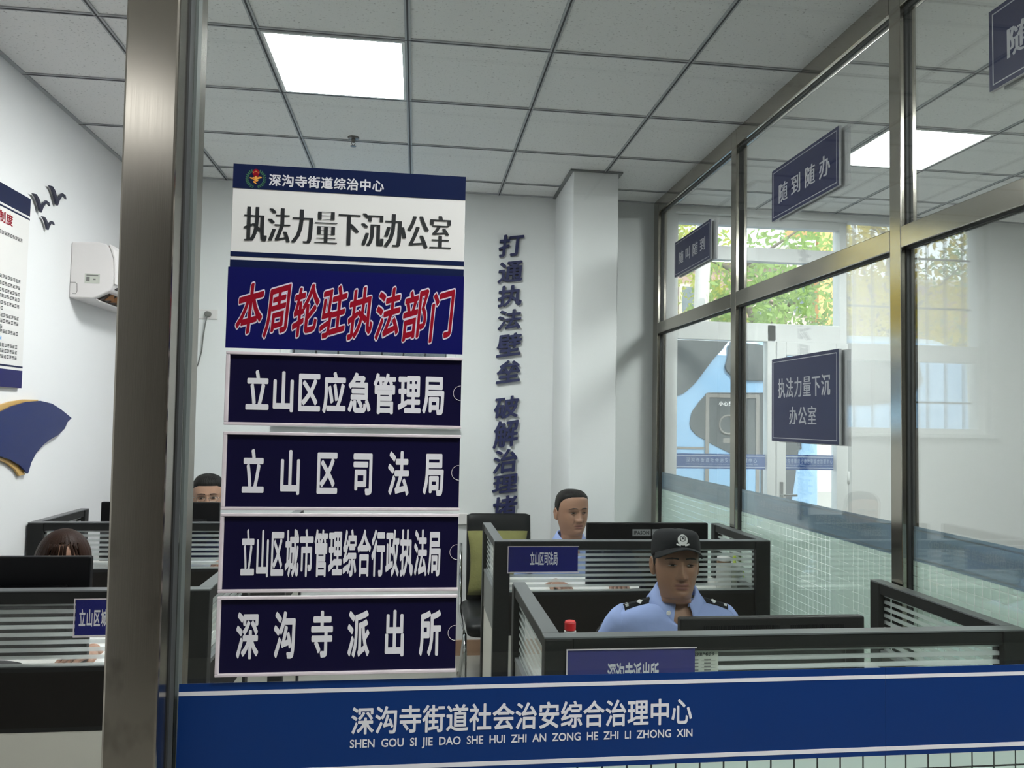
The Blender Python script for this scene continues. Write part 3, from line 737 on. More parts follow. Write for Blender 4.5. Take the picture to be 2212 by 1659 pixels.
def birdshape(cy, cz, s, f=1.0):
    up = [(-.095, .030), (-.06, .036), (-.03, .022), (-.004, -.012), (.018, .012), (.048, .034), (.078, .032), (.092, .014)]
    lo = [(.070, .020), (.045, .016), (.020, -.010), (.002, -.044), (-.016, -.038), (-.04, -.006), (-.065, .018)]
    return [(cy + u * s * f, cz + q * s) for u, q in up + lo]
for cy, cz, s, lab in ((4.045, 2.640, 1.0, 'dark navy gull ornament, largest and highest of three on the left wall'), (3.885, 2.558, 0.92, 'dark navy gull ornament beside the notice board, widest wings of the three'), (3.962, 2.482, 0.68, 'small dark navy gull ornament, lowest of the three on the left wall')):
    tag(blade(birdshape(cy, cz, s), LX + 0.012, LX + 0.022).build('bird_ornament', MT['bird'], bevel=0.001), lab, 'wall ornament', 'gulls on the left wall')
wg = thing('wall_ornament', 'blue wing shaped acrylic panel with gold edges below the notice board', 'wall ornament', (LX, 3.7, 1.27))
blue = [(4.303, 1.531), (4.256, 1.509), (4.228, 1.476), (4.158, 1.444), (4.071, 1.423), (4.001, 1.397), (3.936, 1.36), (3.895, 1.318), (3.87, 1.269), (3.789, 1.313), (3.704, 1.343), (3.606, 1.364), (3.45, 1.375), (3.25, 1.36), (3.05, 1.30), (3.10, 1.38), (3.25, 1.46), (3.42, 1.52), (3.588, 1.553), (3.701, 1.585), (3.824, 1.606), (3.957, 1.614), (4.077, 1.603), (4.181, 1.574)]
blade(blue, LX + 0.016, LX + 0.026).build('blue_panel', MT['wing'], wg, bevel=0.001)
blade([(3.25, 1.49), (3.42, 1.555), (3.588, 1.582), (3.701, 1.604), (3.824, 1.617), (3.957, 1.619), (3.957, 1.60), (3.7, 1.56), (3.42, 1.50)], LX + 0.004, LX + 0.014).build('gold_edge', MT['gold'], wg)
blade([(3.45, 1.362), (3.606, 1.352), (3.704, 1.327), (3.775, 1.295), (3.815, 1.262), (3.868, 1.266), (3.80, 1.33), (3.70, 1.36), (3.606, 1.38), (3.45, 1.39)], LX + 0.004, LX + 0.014).build('gold_edge', MT['gold'], wg)

# air conditioner: its end panel faces the camera
acu = thing('air_conditioner', 'white wall mounted split air conditioner high on the left wall', 'air conditioner', (LX, 4.65, 2.14))
prof = [(0, 2.462), (0.13, 2.468), (0.180, 2.458), (0.205, 2.43), (0.222, 2.38), (0.228, 2.31), (0.224, 2.25), (0.208, 2.212), (0.15, 2.180), (0.12, 2.165), (0.0, 2.165)]
MB().prism(prof, lambda u, q, w: (LX + u, w, q), 4.262, 5.06).build('body', MT['ac'], acu, bevel=0.008, seg=3)
MB().prism([(0.19, 2.462), (0.212, 2.432), (0.2285, 2.38), (0.2345, 2.31), (0.230, 2.245), (0.226, 2.245), (0.222, 2.31), (0.218, 2.38), (0.20, 2.43)], lambda u, q, w: (LX + u, w, q), 4.258, 5.064).build('front_panel', MT['ac'], acu, bevel=0.003)
MB().prism([(0.205, 2.218), (0.226, 2.225), (0.226, 2.232), (0.16, 2.185), (0.128, 2.172), (0.128, 2.160), (0.16, 2.175)], lambda u, q, w: (LX + u, w, q), 4.30, 5.03).build('air_outlet', MT['acdark'], acu)
for i in range(9): MB().box(LX + 0.14, LX + 0.20, 4.33 + i * 0.075, 4.333 + i * 0.075, 2.166, 2.196).build('vane', MT['brown'], acu)
MB().prism([(0.118, 2.168), (0.145, 2.152), (0.149, 2.156), (0.122, 2.172)], lambda u, q, w: (LX + u, w, q), 4.29, 5.04).build('louver', MT['ac'], acu)
st_ = MB().box(LX + 0.075, LX + 0.150, 4.2608, 4.2614, 2.245, 2.297).build('rating_label', MT['card'], acu)
MB().box(LX + 0.083, LX + 0.142, 4.2604, 4.2608, 2.285, 2.291).box(LX + 0.083, LX + 0.10, 4.2604, 4.2608, 2.255, 2.279).box(LX + 0.118, LX + 0.130, 4.2604, 4.2608, 2.262, 2.270).build('print', MT['grey'], st_)
MB().box(LX + 0.2305, LX + 0.2312, 4.34, 4.40, 2.30, 2.41).build('energy_label', MT['acblue'], acu)
cl_ = [(LX + 0.004, 4.2612, 2.247), (LX + 0.03, 4.2612, 2.247), (LX + 0.038, 4.2612, 2.240), (LX + 0.04, 4.2612, 2.20), (LX + 0.034, 4.2612, 2.187), (LX + 0.018, 4.2612, 2.187)]
MB().tube(cl_, 0.0012, n=6).build('pipe_cover', MT['grey'], acu)

# ------------------------------------------------------------------ back wall
so = thing('wall_socket', 'cream double wall socket on the back wall', 'socket', (-1.355, BY, 2.18))
MB().box(-1.414, -1.296, BY - 0.010, BY, 2.183, 2.246).build('plate', MT['ac'], so, bevel=0.003)
MB().box(-1.405, -1.365, BY - 0.0108, BY - 0.010, 2.195, 2.234).build('rocker', MT['white'], so)
pl = thing('power_plug', 'grey plug with a long cable hanging from the wall socket', 'plug', (-1.352, BY - 0.01, 2.20))
MB().cyl((-1.352, BY - 0.011, 2.213), (-1.352, BY - 0.045, 2.213), 0.021, 0.017).build('plug_body', MT['grey'], pl, smooth=False, bevel=0.003)
MB().tube([(-1.352, BY - 0.040, 2.20), (-1.362, BY - 0.04, 2.14), (-1.374, BY - 0.03, 2.06), (-1.382, BY - 0.02, 1.97), (-1.402, BY - 0.015, 1.89), (-1.43, BY - 0.012, 1.83), (-1.475, BY - 0.012, 1.775), (-1.53, BY - 0.012, 1.74)], 0.0042, n=8).build('cable', MT['grey'], pl, smooth=True)
vt = '打通执法壁垒 破解治理堵'
vz = [2.755, 2.562, 2.365, 2.165, 1.975, 1.785, 0, 1.545, 1.345, 1.125, 0.965, 0.80]
cz_img = [(2.832, 2.675), (2.612, 2.455), (2.415, 2.262), (2.225, 2.060), (2.035, 1.865), (1.838, 1.680), None, (1.595, 1.410), (1.395, 1.195), (1.160, 1.000), (0.985, 0.0), (0.0, 0.0)]
order = ['topmost', 'second', 'third', 'fourth', 'fifth', 'sixth', '', 'seventh', 'eighth', 'ninth', 'tenth', 'eleventh']
zpix = [(505, 553), (563, 610), (617, 662), (670, 713), (722, 772), (780, 830), None, (858, 905), (910, 967), (972, 1022), (1025, 1066), (1072, 1122)]
for i, ch in enumerate(vt):
    if ch == ' ': continue
    p0, p1 = zpix[i]
    # picture rows measured on the wall: row 505 is 2.832 m, row 1115 is 0.919 m
    za, zb = 2.832 - (p0 - 505) * 0.0031361, 2.832 - (p1 - 505) * 0.0031361
    xc = 0.612 + (0.006 if i < 6 else -0.004)
    mb = MB(); chars(mb, ch, (xc - 0.080, xc + 0.080, zb, za), lambda u, q, w: (u, BY - 0.014 + w, q), off=0.020, gap=0.0, rise=0.16, slant=0.08, extr=0.01, thick=0.012)
    tag(mb.build('wall_character', MT['wallnavy'], recalc=False), 'raised navy character on the back wall, %s from the top of the column' % order[i] if i else 'raised navy character on the back wall, topmost of the column', 'wall lettering', 'raised characters down the back wall')
tag(MB().box(0.26, 0.36, BY - 0.03, BY, 0.865, 0.935).build('cable_trunking', MT['ac'], bevel=0.003), 'short pale cable trunking on the back wall beside the black chair', 'cable trunking')

# ------------------------------------------------------------------ black guest chair with cushion
gc = thing('guest_chair', 'black leather guest chair with chrome legs against the back wall', 'chair', (0.53, 4.6, 0))
def slab(mb, cx, w, pts, th):
    """upholstered slab following (y,z) points"""
    rings = []
    for i, (y, z) in enumerate(pts):
        d = Vector((0, pts[min(i + 1, len(pts) - 1)][0] - pts[max(i - 1, 0)][0], pts[min(i + 1, len(pts) - 1)][1] - pts[max(i - 1, 0)][1])).normalized()
        nrm = Vector((0, -d.z, d.y))
        k = 0.75 if i in (0, len(pts) - 1) else 1.0
        ring = []
        for q in range(24):
            a = 2 * PI * q / 24; ca, sa = math.cos(a), math.sin(a)
            u = math.copysign(abs(ca) ** 0.35, ca) * w / 2 * (0.5 + 0.5 * k); t_ = math.copysign(abs(sa) ** 0.6, sa) * th / 2 * k
            ring.append((cx + u, y + nrm.y * t_, z + nrm.z * t_))
        rings.append(ring)
    return mb.loft(rings)
slab(MB(), 0.53, 0.40, [(4.72, 0.44), (4.715, 0.47), (4.73, 0.6), (4.75, 0.75), (4.78, 0.93), (4.787, 0.968), (4.789, 0.978)], 0.05).build('backrest', MT['leather'], gc, smooth=True)
slab(MB(), 0.53, 0.46, [(4.16, 0.41), (4.17, 0.425), (4.3, 0.44), (4.5, 0.435), (4.70, 0.43), (4.72, 0.43)], 0.085).build('seat', MT['leather'], gc, smooth=True)
for s in (-1, 1):
    x = 0.53 + s * 0.235
    MB().tube([(x, 4.76, 0.80), (x, 4.72, 0.62), (x, 4.68, 0.40), (x, 4.50, 0.385), (x, 4.25, 0.385), (x, 4.62, 0.02), (x, 4.75, 0.012)], 0.011, n=10).build('leg', MT['chrome'], gc, smooth=True)
    MB().tube([(x, 4.24, 0.385), (x, 4.20, 0.30), (x, 4.16, 0.02)], 0.011, n=10).build('leg', MT['chrome'], gc, smooth=True)
cu = MB()
rings = []
for i in range(9):
    t = -1 + 2 * i / 8
    half = 0.186 * (1 - 0.10 * (1 - t * t)); th = 0.012 + 0.055 * (1 - t * t) ** 0.6
    ring = []
    for q in range(28):
        a = 2 * PI * q / 28; ca, sa = math.cos(a), math.sin(a)
        ring.append((0.516 + math.copysign(abs(ca) ** 0.45, ca) * half, 4.655 + 0.10 * (t * .5) - math.copysign(abs(sa) ** 1.1, sa) * th * 0.9, 0.70 + t * 0.182))
    rings.append(ring)
cu.loft(rings)
tag(cu.build('cushion', MT['olive'], smooth=True), 'olive green square cushion propped on the black guest chair', 'cushion')

# ------------------------------------------------------------------ desk cubicles
PZ = 1.03
def cubicle(x0, x1, yf, depth, label, left=True, right=True):
    t = thing('cubicle_partition', label, 'cubicle partition', ((x0 + x1) / 2, yf, 0), group='charcoal desk cubicles')
    w, th = 0.07, 0.045
    for x in (x0, x1 - w):
        MB().box(x, x + w, yf, yf + th, 0, PZ).build('post', MT['frame'], t, bevel=0.003)
    MB().box(x0 + w, x1 - w, yf + 0.004, yf + th - 0.004, PZ - 0.036, PZ).build('top_rail', MT['frame'], t, bevel=0.003)
    MB().box(x0, x1, yf + .002, yf + th - .002, PZ, PZ + 0.004).build('cap_strip', MT['frame_cap_lit'], t)
    MB().box(x0 + w, x1 - w, yf + 0.018, yf + 0.024, 0.808, PZ - 0.036).build('glass_pane', MT['stripe'], t)
    MB().box(x0 + w, x1 - w, yf + 0.008, yf + th - 0.008, 0.795, 0.808).build('sill_rail', MT['frame'], t)
    MB().box(x0 + w, x1 - w, yf + 0.008, yf + th - 0.008, 0.635, 0.795).build('fabric_panel', MT['fabric'], t)
    MB().box(x0 + w, x1 - w, yf + 0.008, yf + th - 0.008, 0.622, 0.635).build('sill_rail', MT['frame'], t)
    MB().box(x0 + w, x1 - w, yf + 0.010, yf + th - 0.010, 0.05, 0.622).build('kick_panel', MT['kick'], t)
    for s, x in ((left, x0), (right, x1 - th)):
        if not s: continue
        a, b = yf + th, yf + depth
        MB().box(x, x + th, b - 0.05, b, 0, PZ).build('post', MT['frame'], t, bevel=0.003)
        MB().box(x + .004, x + th - .004, a, b - 0.05, PZ - 0.036, PZ).build('top_rail', MT['frame'], t, bevel=0.003)
        MB().box(x + .002, x + th - .002, a, b, PZ, PZ + 0.004).build('cap_strip', MT['frame_cap_lit'], t)
        MB().box(x + .019, x + .025, a, b - 0.05, 0.808, PZ - 0.036).build('glass_pane', MT['stripe'], t)
        MB().box(x + .006, x + th - .006, a, b - 0.05, 0.795, 0.808).build('sill_rail', MT['frame_cap_lit'], t)  # side rail takes the lighter tone: light on it put into the colour
        MB().box(x + .008, x + th - .008, a, b - 0.05, 0.622, 0.795).build('fabric_panel', MT['grey'] if x > 0 and x < 1 else MT['fabric'], t)
        MB().box(x + .010, x + th - .010, a, b - 0.05, 0.05, 0.622).build('kick_panel', MT['kick'], t)
    return t
def desk(x0, x1, y0, y1, label):
    t = thing('desk', label, 'desk', ((x0 + x1) / 2, (y0 + y1) / 2, 0), group='office desks')
    MB().box(x0, x1, y0, y1, 0.730, 0.755).build('desktop', MT['desk'], t, bevel=0.003)
    for x in (x0 + 0.02, x1 - 0.05): MB().box(x, x + 0.03, y0 + 0.03, y1 - 0.05, 0, 0.730).build('leg', MT['kick'], t, bevel=0.002)
    return t
cubicle(0.325, 1.620, 1.86, 0.64, 'charcoal cubicle partition nearest the camera, in front of the capped officer')
cubicle(0.355, 1.685 - 0.06, 3.35, 0.60, 'charcoal cubicle partition behind the capped officer, ringing the desk by the column')
cubicle(-1.80, -0.605, 2.43, 0.60, 'charcoal cubicle partition in front of the woman with the bob', left=False)
cubicle(-1.82, -0.62, 3.92, 0.58, 'charcoal cubicle partition at the back by the left wall, before the man in glasses', right=True)
desk(0.375, 1.57, 1.915, 2.50, 'pale desk of the capped officer behind the nearest partition')
desk(0.405, 1.575, 3.405, 3.95, 'pale desk of the bare-headed officer near the column')
desk(-1.80, -0.655, 2.485, 3.02, 'pale desk of the woman with the bob, paper on it')
desk(-1.77, -0.67, 3.975, 4.50, 'pale desk of the man in glasses by the back wall')

# name plates on the cubicle glass
def desk_plate(x0, x1, z0, z1, y, txt, bx, label, colr, gap=0.05):
    t = thing('desk_plate', label, 'name plate', ((x0 + x1) / 2, y, z0), group='blue name plates on the cubicles')
    MB().box(x0, x1, y - 0.006, y, z0, z1).build('holder', MT['acrylic'], t)
    MB().box(x0 + 0.004, x1 - 0.004, y - 0.0042, y - 0.0018, z0 + 0.006, z1 - 0.004).build('card', colr, t)
    MB().box(x0, x1, y - 0.0075, y - 0.006, z0, z0 + 0.005).box(x0, x1, y - 0.0075, y - .006, z1 - 0.003, z1).box(x0, x0 + .003, y - 0.0075, y - .006, z0 + .005, z1 - .003).build('rim', MT['acredge'], t)
    mb = MB(); chars(mb, txt, bx, lambda u, q, w: (u, y - 0.0045, q), off=0.022, gap=gap); mb.build('lettering', MT['filmwhite'], t, recalc=False)
MT['violet'] = mat('faded_blue_card', (0.045, 0.045, 0.19), 0.35, spec=0.25); MT['royal2'] = mat('deep_blue_card', (0.010, 0.012, 0.14), 0.35, spec=0.2)
desk_plate(0.3770, 0.7060, 0.893, 1.008, 1.858, '深沟寺派出所', (0.480, 0.610, 0.918, 0.972), 'faded blue name plate with white characters on the nearest cubicle partition', MT['violet'])
desk_plate(0.413, 0.730, 0.895, 1.012, 3.348, '立山区司法局', (0.512, 0.636, 0.929, 0.987), 'dark blue name plate on the cubicle by the column, before the bare-headed officer', MT['royal2'])
desk_plate(-0.985, -0.662, 0.899, 1.012, 2.428, '立山区城市管理综合行政执法局', (-0.972, -0.685, 0.930, 0.980), 'deep blue name plate with many characters, partly hidden by the steel post', MT['royal2'], gap=0.12)
ac_ = thing('asset_card', 'small cream asset card stuck on the nearest cubicle glass', 'card', (0.73, 1.878, 0.93))
MB().box(0.6945, 0.772, 1.8765, 1.8778, 0.925, 0.990).build('card', MT['card'], ac_)
mb = MB(); chars(mb, '固定资产标识卡', (0.706, 0.762, 0.9775, 0.9865), lambda u, q, w: (u, 1.8762, q), off=0.03, gap=0.08); mb.build('lettering', MT['black'], ac_, recalc=False)
ln = MB()
for z in (0.967, 0.9585, 0.950, 0.9415, 0.933): ln.box(0.706, 0.72, 1.8761, 1.8763, z, z + 0.003).box(0.728, 0.765, 1.8761, 1.8763, z - 0.0015, z - 0.001).box(0.735, 0.752, 1.8761, 1.8763, z, z + 0.003)
ln.build('print', MT['grey'], ac_)

# ------------------------------------------------------------------ monitors
def monitor(x0, x1, y, z0, z1, label, m='blackp', vents=False, brand=False):
    """back of the housing towards the camera; screen towards the person"""
    t = thing('monitor', label, 'monitor', ((x0 + x1) / 2, y, 0.759), group='computer monitors on the desks')
    xc = (x0 + x1) / 2
    MB().box(x0, x1, y, y + 0.028, z0, z1).build('housing', MT[m], t, bevel=0.005)
    MB().prism([(x0 + 0.06, z0 + 0.05), (x1 - 0.06, z0 + 0.05), (x1 - 0.06, z1 - 0.085), (x0 + 0.06, z1 - 0.085)], lambda u, q, w: (xc + (u - xc) * (1 - w * 3), y - w, z0 + (z1 - z0) / 2 + (q - z0 - (z1 - z0) / 2) * (1 - w * 3)), 0, 0.025).build('back_cover', MT[m], t, bevel=0.004)
    MB().box(x0 + 0.012, x1 - 0.012, y + 0.028, y + 0.0295, z0 + 0.018, z1 - 0.012).build('screen', MT['screen'], t)
    MB().box(xc - 0.035, xc + 0.035, y + 0.002, y + 0.022, 0.770, z0 + 0.02).build('stand', MT[m], t, bevel=0.003)
    MB().prism([(xc + 0.12 * math.cos(2 * PI * i / 28), y + 0.02 + 0.08 * math.sin(2 * PI * i / 28)) for i in range(28)], lambda u, q, w: (u, q, w), 0.7555, 0.770).build('base', MT[m], t, bevel=0.003)
    if vents:
        for s0, s1 in ((0.07, 0.30), (0.335, 0.50)):
            vb = MB()
            u = x0 + s0
            while u < x0 + s1:
                vb.box(u, u + 0.0035, y - 0.0015, y + .001, z1 - 0.043, z1 - 0.022); u += 0.0065
            vb.build('vent', MT['blackp'], t)
    if brand:
        s = MB().box(1.018, 1.106, y - 0.0008, y, 1.032, 1.064).build('brand_sticker', MT['sticker'], t)
        mb = MB(); words(mb, 'IPASON', (1.026, 1.098, 1.0395, 1.0565), lambda u, q, w: (u, y - 0.0012, q), off=0.02); mb.build('lettering', MT['black'], s, recalc=False)
        MB().box(1.112, 1.150, y - 0.0008, y, 1.032, 1.064).build('brand_sticker', MT['sticker'], t)
    return t
monitor(0.770, 1.338, 2.15, 0.80, 1.000, 'dark grey monitor with vent slots, in front of the capped officer', 'blackp2', vents=True)
monitor(0.801, 1.387, 3.50, 0.80, 1.093, 'black monitor with a brand sticker behind the capped officer', brand=True)
monitor(-1.62, -0.996, 2.55, 0.80, 1.112, 'black monitor hiding the face of the woman with the bob')
monitor(-1.601, -1.012, 4.20, 0.80, 1.102, 'black monitor below the eyes of the man in glasses')

# ------------------------------------------------------------------ small things on the desks
bo = thing('bottle', 'clear drink bottle with a red cap on the nearest desk', 'bottle', (0.437, 2.1, 0.755))
MB().lathe((0.437, 2.1, 0.7555), [(0.004, 0.0), (0.030, 0.002), (0.032, 0.02), (0.032, 0.12), (0.028, 0.15), (0.030, 0.17), (0.016, 0.205), (0.0125, 0.215), (0.0125, 0.232), (0.004, 0.232)]).build('bottle_body', MT['milky'], bo, smooth=True)
cp = MB()
prof = [(0.004, 0.232), (0.0150, 0.232), (0.0152, 0.252), (0.0135, 0.2555), (0.003, 0.2555)]
rings = [[(0.437 + r * (1 + (0.03 if (k_ % 2 and 0.23 < z < .253) else 0)) * math.cos(2 * PI * k_ / 48), 2.1 + r * (1 + (0.03 if (k_ % 2 and 0.23 < z < .253) else 0)) * math.sin(2 * PI * k_ / 48), 0.7555 + z) for k_ in range(48)] for r, z in prof]
cp.loft(rings).build('cap', MT['redcap'], bo)
MB().lathe((0.437, 2.1, 0.7555), [(0.012, 0.2245), (0.0168, 0.2245), (0.0168, 0.2285), (0.012, 0.2285)]).build('neck_ring', MT['white'], bo)
ja = thing('jar', 'tall clear storage jar with a brown and cream lid on the desk by the column', 'jar', (1.515, 3.62, 0.755))
MB().lathe((1.515, 3.62, 0.7555), [(0.004, 0), (0.034, 0.002), (0.036, 0.01), (0.036, 0.115), (0.030, 0.128), (0.004, 0.128)]).build('jar_body', MT['milky'], ja, smooth=True)
MB().lathe((1.515, 3.62, 0.884), [(0.004, 0), (0.034, 0), (0.034, 0.012), (0.004, 0.012)]).build('lid_ring', MT['brown'], ja)
MB().lathe((1.515, 3.62, 0.8965), [(0.004, 0), (0.033, 0), (0.032, 0.016), (0.004, 0.017)]).build('lid', MT['ac'], ja)
cu_ = thing('tumbler', 'clear tumbler with white lid and lime green straw beside the jar', 'cup', (1.605, 3.60, 0.755))
cx_ = 1.588
cu_.location.x = cx_
MB().lathe((cx_, 3.66, 0.7555), [(0.004, 0), (0.030, 0.001), (0.038, 0.09), (0.004, 0.09)]).build('cup_body', MT['milky'], cu_, smooth=True)
MB().lathe((cx_, 3.66, 0.8460), [(0.004, 0), (0.036, 0), (0.045, 0.004), (0.045, 0.024), (0.041, 0.029), (0.004, 0.029)]).build('lid', MT['white'], cu_)
MB().cyl((cx_, 3.66, 0.77), (cx_, 3.66, 0.918), 0.007, n=14).box(cx_ - 0.008, cx_ + .008, 3.652, 3.668, 0.895, 0.902).build('straw', MT['lime'], cu_)
MB().tube([(cx_ + .035, 3.64, 0.846), (cx_ + .038, 3.635, 0.80), (cx_ + .030, 3.64, 0.765)], 0.004, n=8).build('strap', MT['lime'], cu_)
tag(MB().box(-1.09, -0.88, 2.56, 2.85, 0.7556, 0.7580).build('paper_sheet', MT['paper']), 'white paper sheet on the desk of the woman with the bob', 'paper')

# ------------------------------------------------------------------ outside: street, coach, trees, houses
tag(MB().box(-60, 60, BY + 0.26, 70, -0.25, -0.15).build('ground', MT['asphalt']), kind=S)
bus = thing('coach', 'pale blue coach with dark swooping windows parked outside the hall window', 'coach', (0.6, 10.0, -0.15))
bx0, bx1, by0, by1 = -3.75, 4.95, 8.8, 11.2
rings = []
cross = [(by0 + .02, 0.35), (by0, 0.6), (by0, 1.6), (by0 + .03, 2.4), (by0 + .12, 2.64), (by0 + .4, 2.74), (by1 - .4, 2.74), (by1 - .12, 2.64), (by1 - .03, 2.4), (by1, 1.6), (by1, 0.6), (by1 - .02, 0.35)]
ymid, zmid = (by0 + by1) / 2, 1.4
for x, k, zt in ((bx0, 0.80, 0.86), (bx0 + .10, 0.90, 0.94), (bx0 + .35, 0.97, 0.985), (bx0 + .8, 1, 1), (bx1 - .8, 1, 1), (bx1 - .25, 0.98, 0.99), (bx1 - .05, 0.94, 0.96), (bx1, 0.88, 0.9)):
    rings.append([(x, ymid + (y - ymid) * k, zmid + (z - zmid) * zt if z > zmid else z) for y, z in cross])
MB().loft(rings).build('body', MT['busblue'], bus, bevel=0.02)
def side(pts, y0, y1, name, m): return MB().prism(pts, lambda u, q, w: (u, w, q), y0, y1).build(name, MT[m], bus, bevel=0.004)
side([(3.727, 2.567), (3.524, 2.332), (3.324, 2.065), (3.181, 1.934), (3.045, 1.876), (2.70, 1.84), (2.0, 1.83), (-2.2, 1.83), (-2.75, 1.90), (-2.95, 2.15), (-2.85, 2.50), (-2.6, 2.567)], by0 - .012, by0 + .05, 'side_window', 'busglass')
side([(3.756, 2.562), (4.108, 2.545), (4.40, 2.46), (4.62, 2.30), (4.66, 2.10), (4.274, 2.1), (3.992, 2.098), (3.787, 2.132), (3.699, 2.214), (3.687, 2.269), (3.715, 2.355)], by0 - .012, by0 + .05, 'side_window', 'busglass')
side([(3.469, 1.941), (4.62, 1.965), (4.66, 1.28), (4.277, 1.194), (3.90, 1.20), (3.763, 1.215), (3.531, 1.322), (3.329, 1.429), (3.262, 1.50), (3.242, 1.566), (3.269, 1.704), (3.36, 1.83)], by0 - .012, by0 + .05, 'side_window', 'busglass')
dr = MB(); f_ = 0.045
for a, b, c, d in ((3.437, 3.437 + f_, 0.45, 1.93), (4.07, 4.07 + f_, 0.45, 1.93), (3.437 + f_, 4.07, 1.93 - f_, 1.93), (3.437 + f_, 4.07, 0.45, 0.45 + f_)): dr.box(a, b, by0 - .022, by0 - .012, c, d)
dr.build('door_frame', MT['busgrey'], bus)
side([(3.482, 1.20), (4.07, 1.20), (4.07, 0.50), (3.482, 0.50)], by0 - .016, by0 - .008, 'door_panel', 'busblue')
mb = MB(); chars(mb, '小心台阶', (3.60, 3.84, 1.785, 1.84), lambda u, q, w: (u, by0 - 0.016, q), off=0.01); mb.build('lettering', MT['buswhite'], bus, recalc=False)
MB().tube([(3.72 + 0.11 * math.cos(q), by0 - .018, 1.56 + .11 * math.sin(q)) for q in np.linspace(0, 2 * PI, 25)], 0.012, n=6).box(3.66, 3.77, by0 - .016, by0 - .013, 1.34, 1.40).build('door_sticker', MT['busgrey'], bus)
side([(4.14, 1.215), (4.62, 1.27), (4.58, 0.95), (4.50, 0.45), (4.14, 0.45)], by0 - .010, by0 + .05, 'engine_grille', 'busglass')
MB().box(bx0 + .3, 3.43, by0 - .006, by0 + .02, 1.26, 1.29).build('belt_line', MT['busgrey'], bus)
for wx in (-2.2, 2.35):
    w_ = MB().cyl((wx, by0 - .01, 0.36), (wx, by0 + .26, 0.36), 0.50, n=36).build('wheel', MT['tyre'], bus, bevel=0.03)
    MB().lathe((0, 0, 0), [(0.02, 0), (0.27, 0), (0.26, 0.03), (0.10, 0.015), (0.09, 0.05), (0.02, 0.05)], n=24).build('rim', MT['chrome'], w_, local=True).matrix_basis = Matrix.Translation((wx - w_.parent.location.x, by0 - .012 - w_.parent.location.y, 0.36 - w_.parent.location.z)) @ Matrix.Rotation(PI / 2, 4, 'X')
MB().prism([(by0 + .25, 1.25), (by1 - .25, 1.25), (by1 - .3, 2.35), (by0 + .3, 2.35)], lambda u, q, w: (w + (q - 1.25) * 0.10, u, q), bx0 - .012, bx0 + .06).build('windscreen', MT['busglass'], bus, bevel=0.01)
MB().tube([(bx0 + .1, by0 + .1, 2.42), (bx0 - .25, by0 - .05, 2.40), (bx0 - .34, by0 - .10, 2.25), (bx0 - .33, by0 - .10, 1.90)], [.03, .04, .06, .07], n=10).build('mirror', MT['busblue'], bus, smooth=True)
for y in (by0 + .35, by1 - .35): MB().sphere((bx0 + .02, y, 0.85), .06, .16, .11).build('headlight', MT['white'], bus, smooth=True)
MB().box(bx0 - .04, bx0 + .2, by0 + .2, by1 - .2, 0.35, 0.55).build('bumper', MT['busgrey'], bus, bevel=0.02)

tag(MB().tube([(4.995, 13.0, -0.15), (4.998, 13.0, 3.63), (5.05, 13.0, 5.38), (5.12, 13.0, 8.0)], [.15, .132, .126, .115], n=20).build('utility_pole', MT['concrete'], smooth=True), 'pale concrete utility pole among the trees, through the hall window', 'pole')

def tree(x, y, h, r, leafm, n, label, seed, low=0.30, size=0.085):
    g = np.random.default_rng(seed)
    t = thing('street_tree', label, 'tree', (x, y, -0.15), group='trees along the street')
    tb = MB()
    base = [(x, y, -0.15), (x + g.normal(0, .05), y, h * .2), (x + g.normal(0, .12), y + g.normal(0, .1), h * .45), (x + g.normal(0, .2), y + g.normal(0, .2), h * .7)]
    tb.tube(base, [.13, .11, .085, .05], n=12)
    tips = []
    for i in range(14):
        a = g.uniform(0, 2 * PI); st = base[1 + (i % 3)]; up = g.uniform(.25, 1.1)
        L = r * g.uniform(.6, 1.0)
        p1 = (st[0] + math.cos(a) * L * .45, st[1] + math.sin(a) * L * .45, st[2] + up * L * .35)
        p2 = (st[0] + math.cos(a) * L, st[1] + math.sin(a) * L, st[2] + up * L * .8)
        tb.tube([st, p1, p2], [.05, .032, .012], n=7); tips += [p1, p2]
    tb.build('trunk', MT['bark'], t, smooth=True)
    cz, rz = h * (1 + low) / 2, h * (1 - low) / 2
    ncl = 60
    cl = []
    while len(cl) < ncl:
        p = g.uniform(-1, 1, 3)
        if 0.25 < np.linalg.norm(p) < 1: cl.append((x + p[0] * r, y + p[1] * r, cz + p[2] * rz))
    cl = np.array(cl + tips)
    ctr = cl[g.integers(0, len(cl), n)] + g.normal(0, 1, (n, 3)) * np.array([r, r, rz]) * 0.13
    d = g.normal(0, 1, (n, 3)); d /= np.linalg.norm(d, axis=1)[:, None]
    e = np.cross(d, g.normal(0, 1, (n, 3))); e /= np.linalg.norm(e, axis=1)[:, None]
    s = size * g.uniform(.6, 1.3, n)[:, None]
    V = np.stack([ctr - d * s, ctr + e * s * .45, ctr + d * s, ctr - e * s * .45], 1).reshape(-1, 3)
    lm = MB(); lm.v = V.tolist(); lm.f = [(4 * i, 4 * i + 1, 4 * i + 2, 4 * i + 3) for i in range(n)]; lm.mi = [0] * n
    fo = lm.build('foliage', MT[leafm], t, recalc=False); fo['kind'] = 'stuff'
tree(5.4, 16.6, 7.4, 2.0, 'leafy', 4200, 'yellow-green tree behind the pale utility pole outside', 1)
tree(6.45, 13.4, 6.4, 1.4, 'leaf', 2600, 'bright green tree beside the pink house outside the hall window', 2)
tree(9.0, 17.6, 6.2, 1.4, 'leafd', 1900, 'grey-green tree before the cream and orange house', 3, low=0.45)
tree(-6.3, 14.6, 7.8, 2.4, 'leafgold', 11000, 'yellow tree beyond the office window, reflected in the side glass', 4)
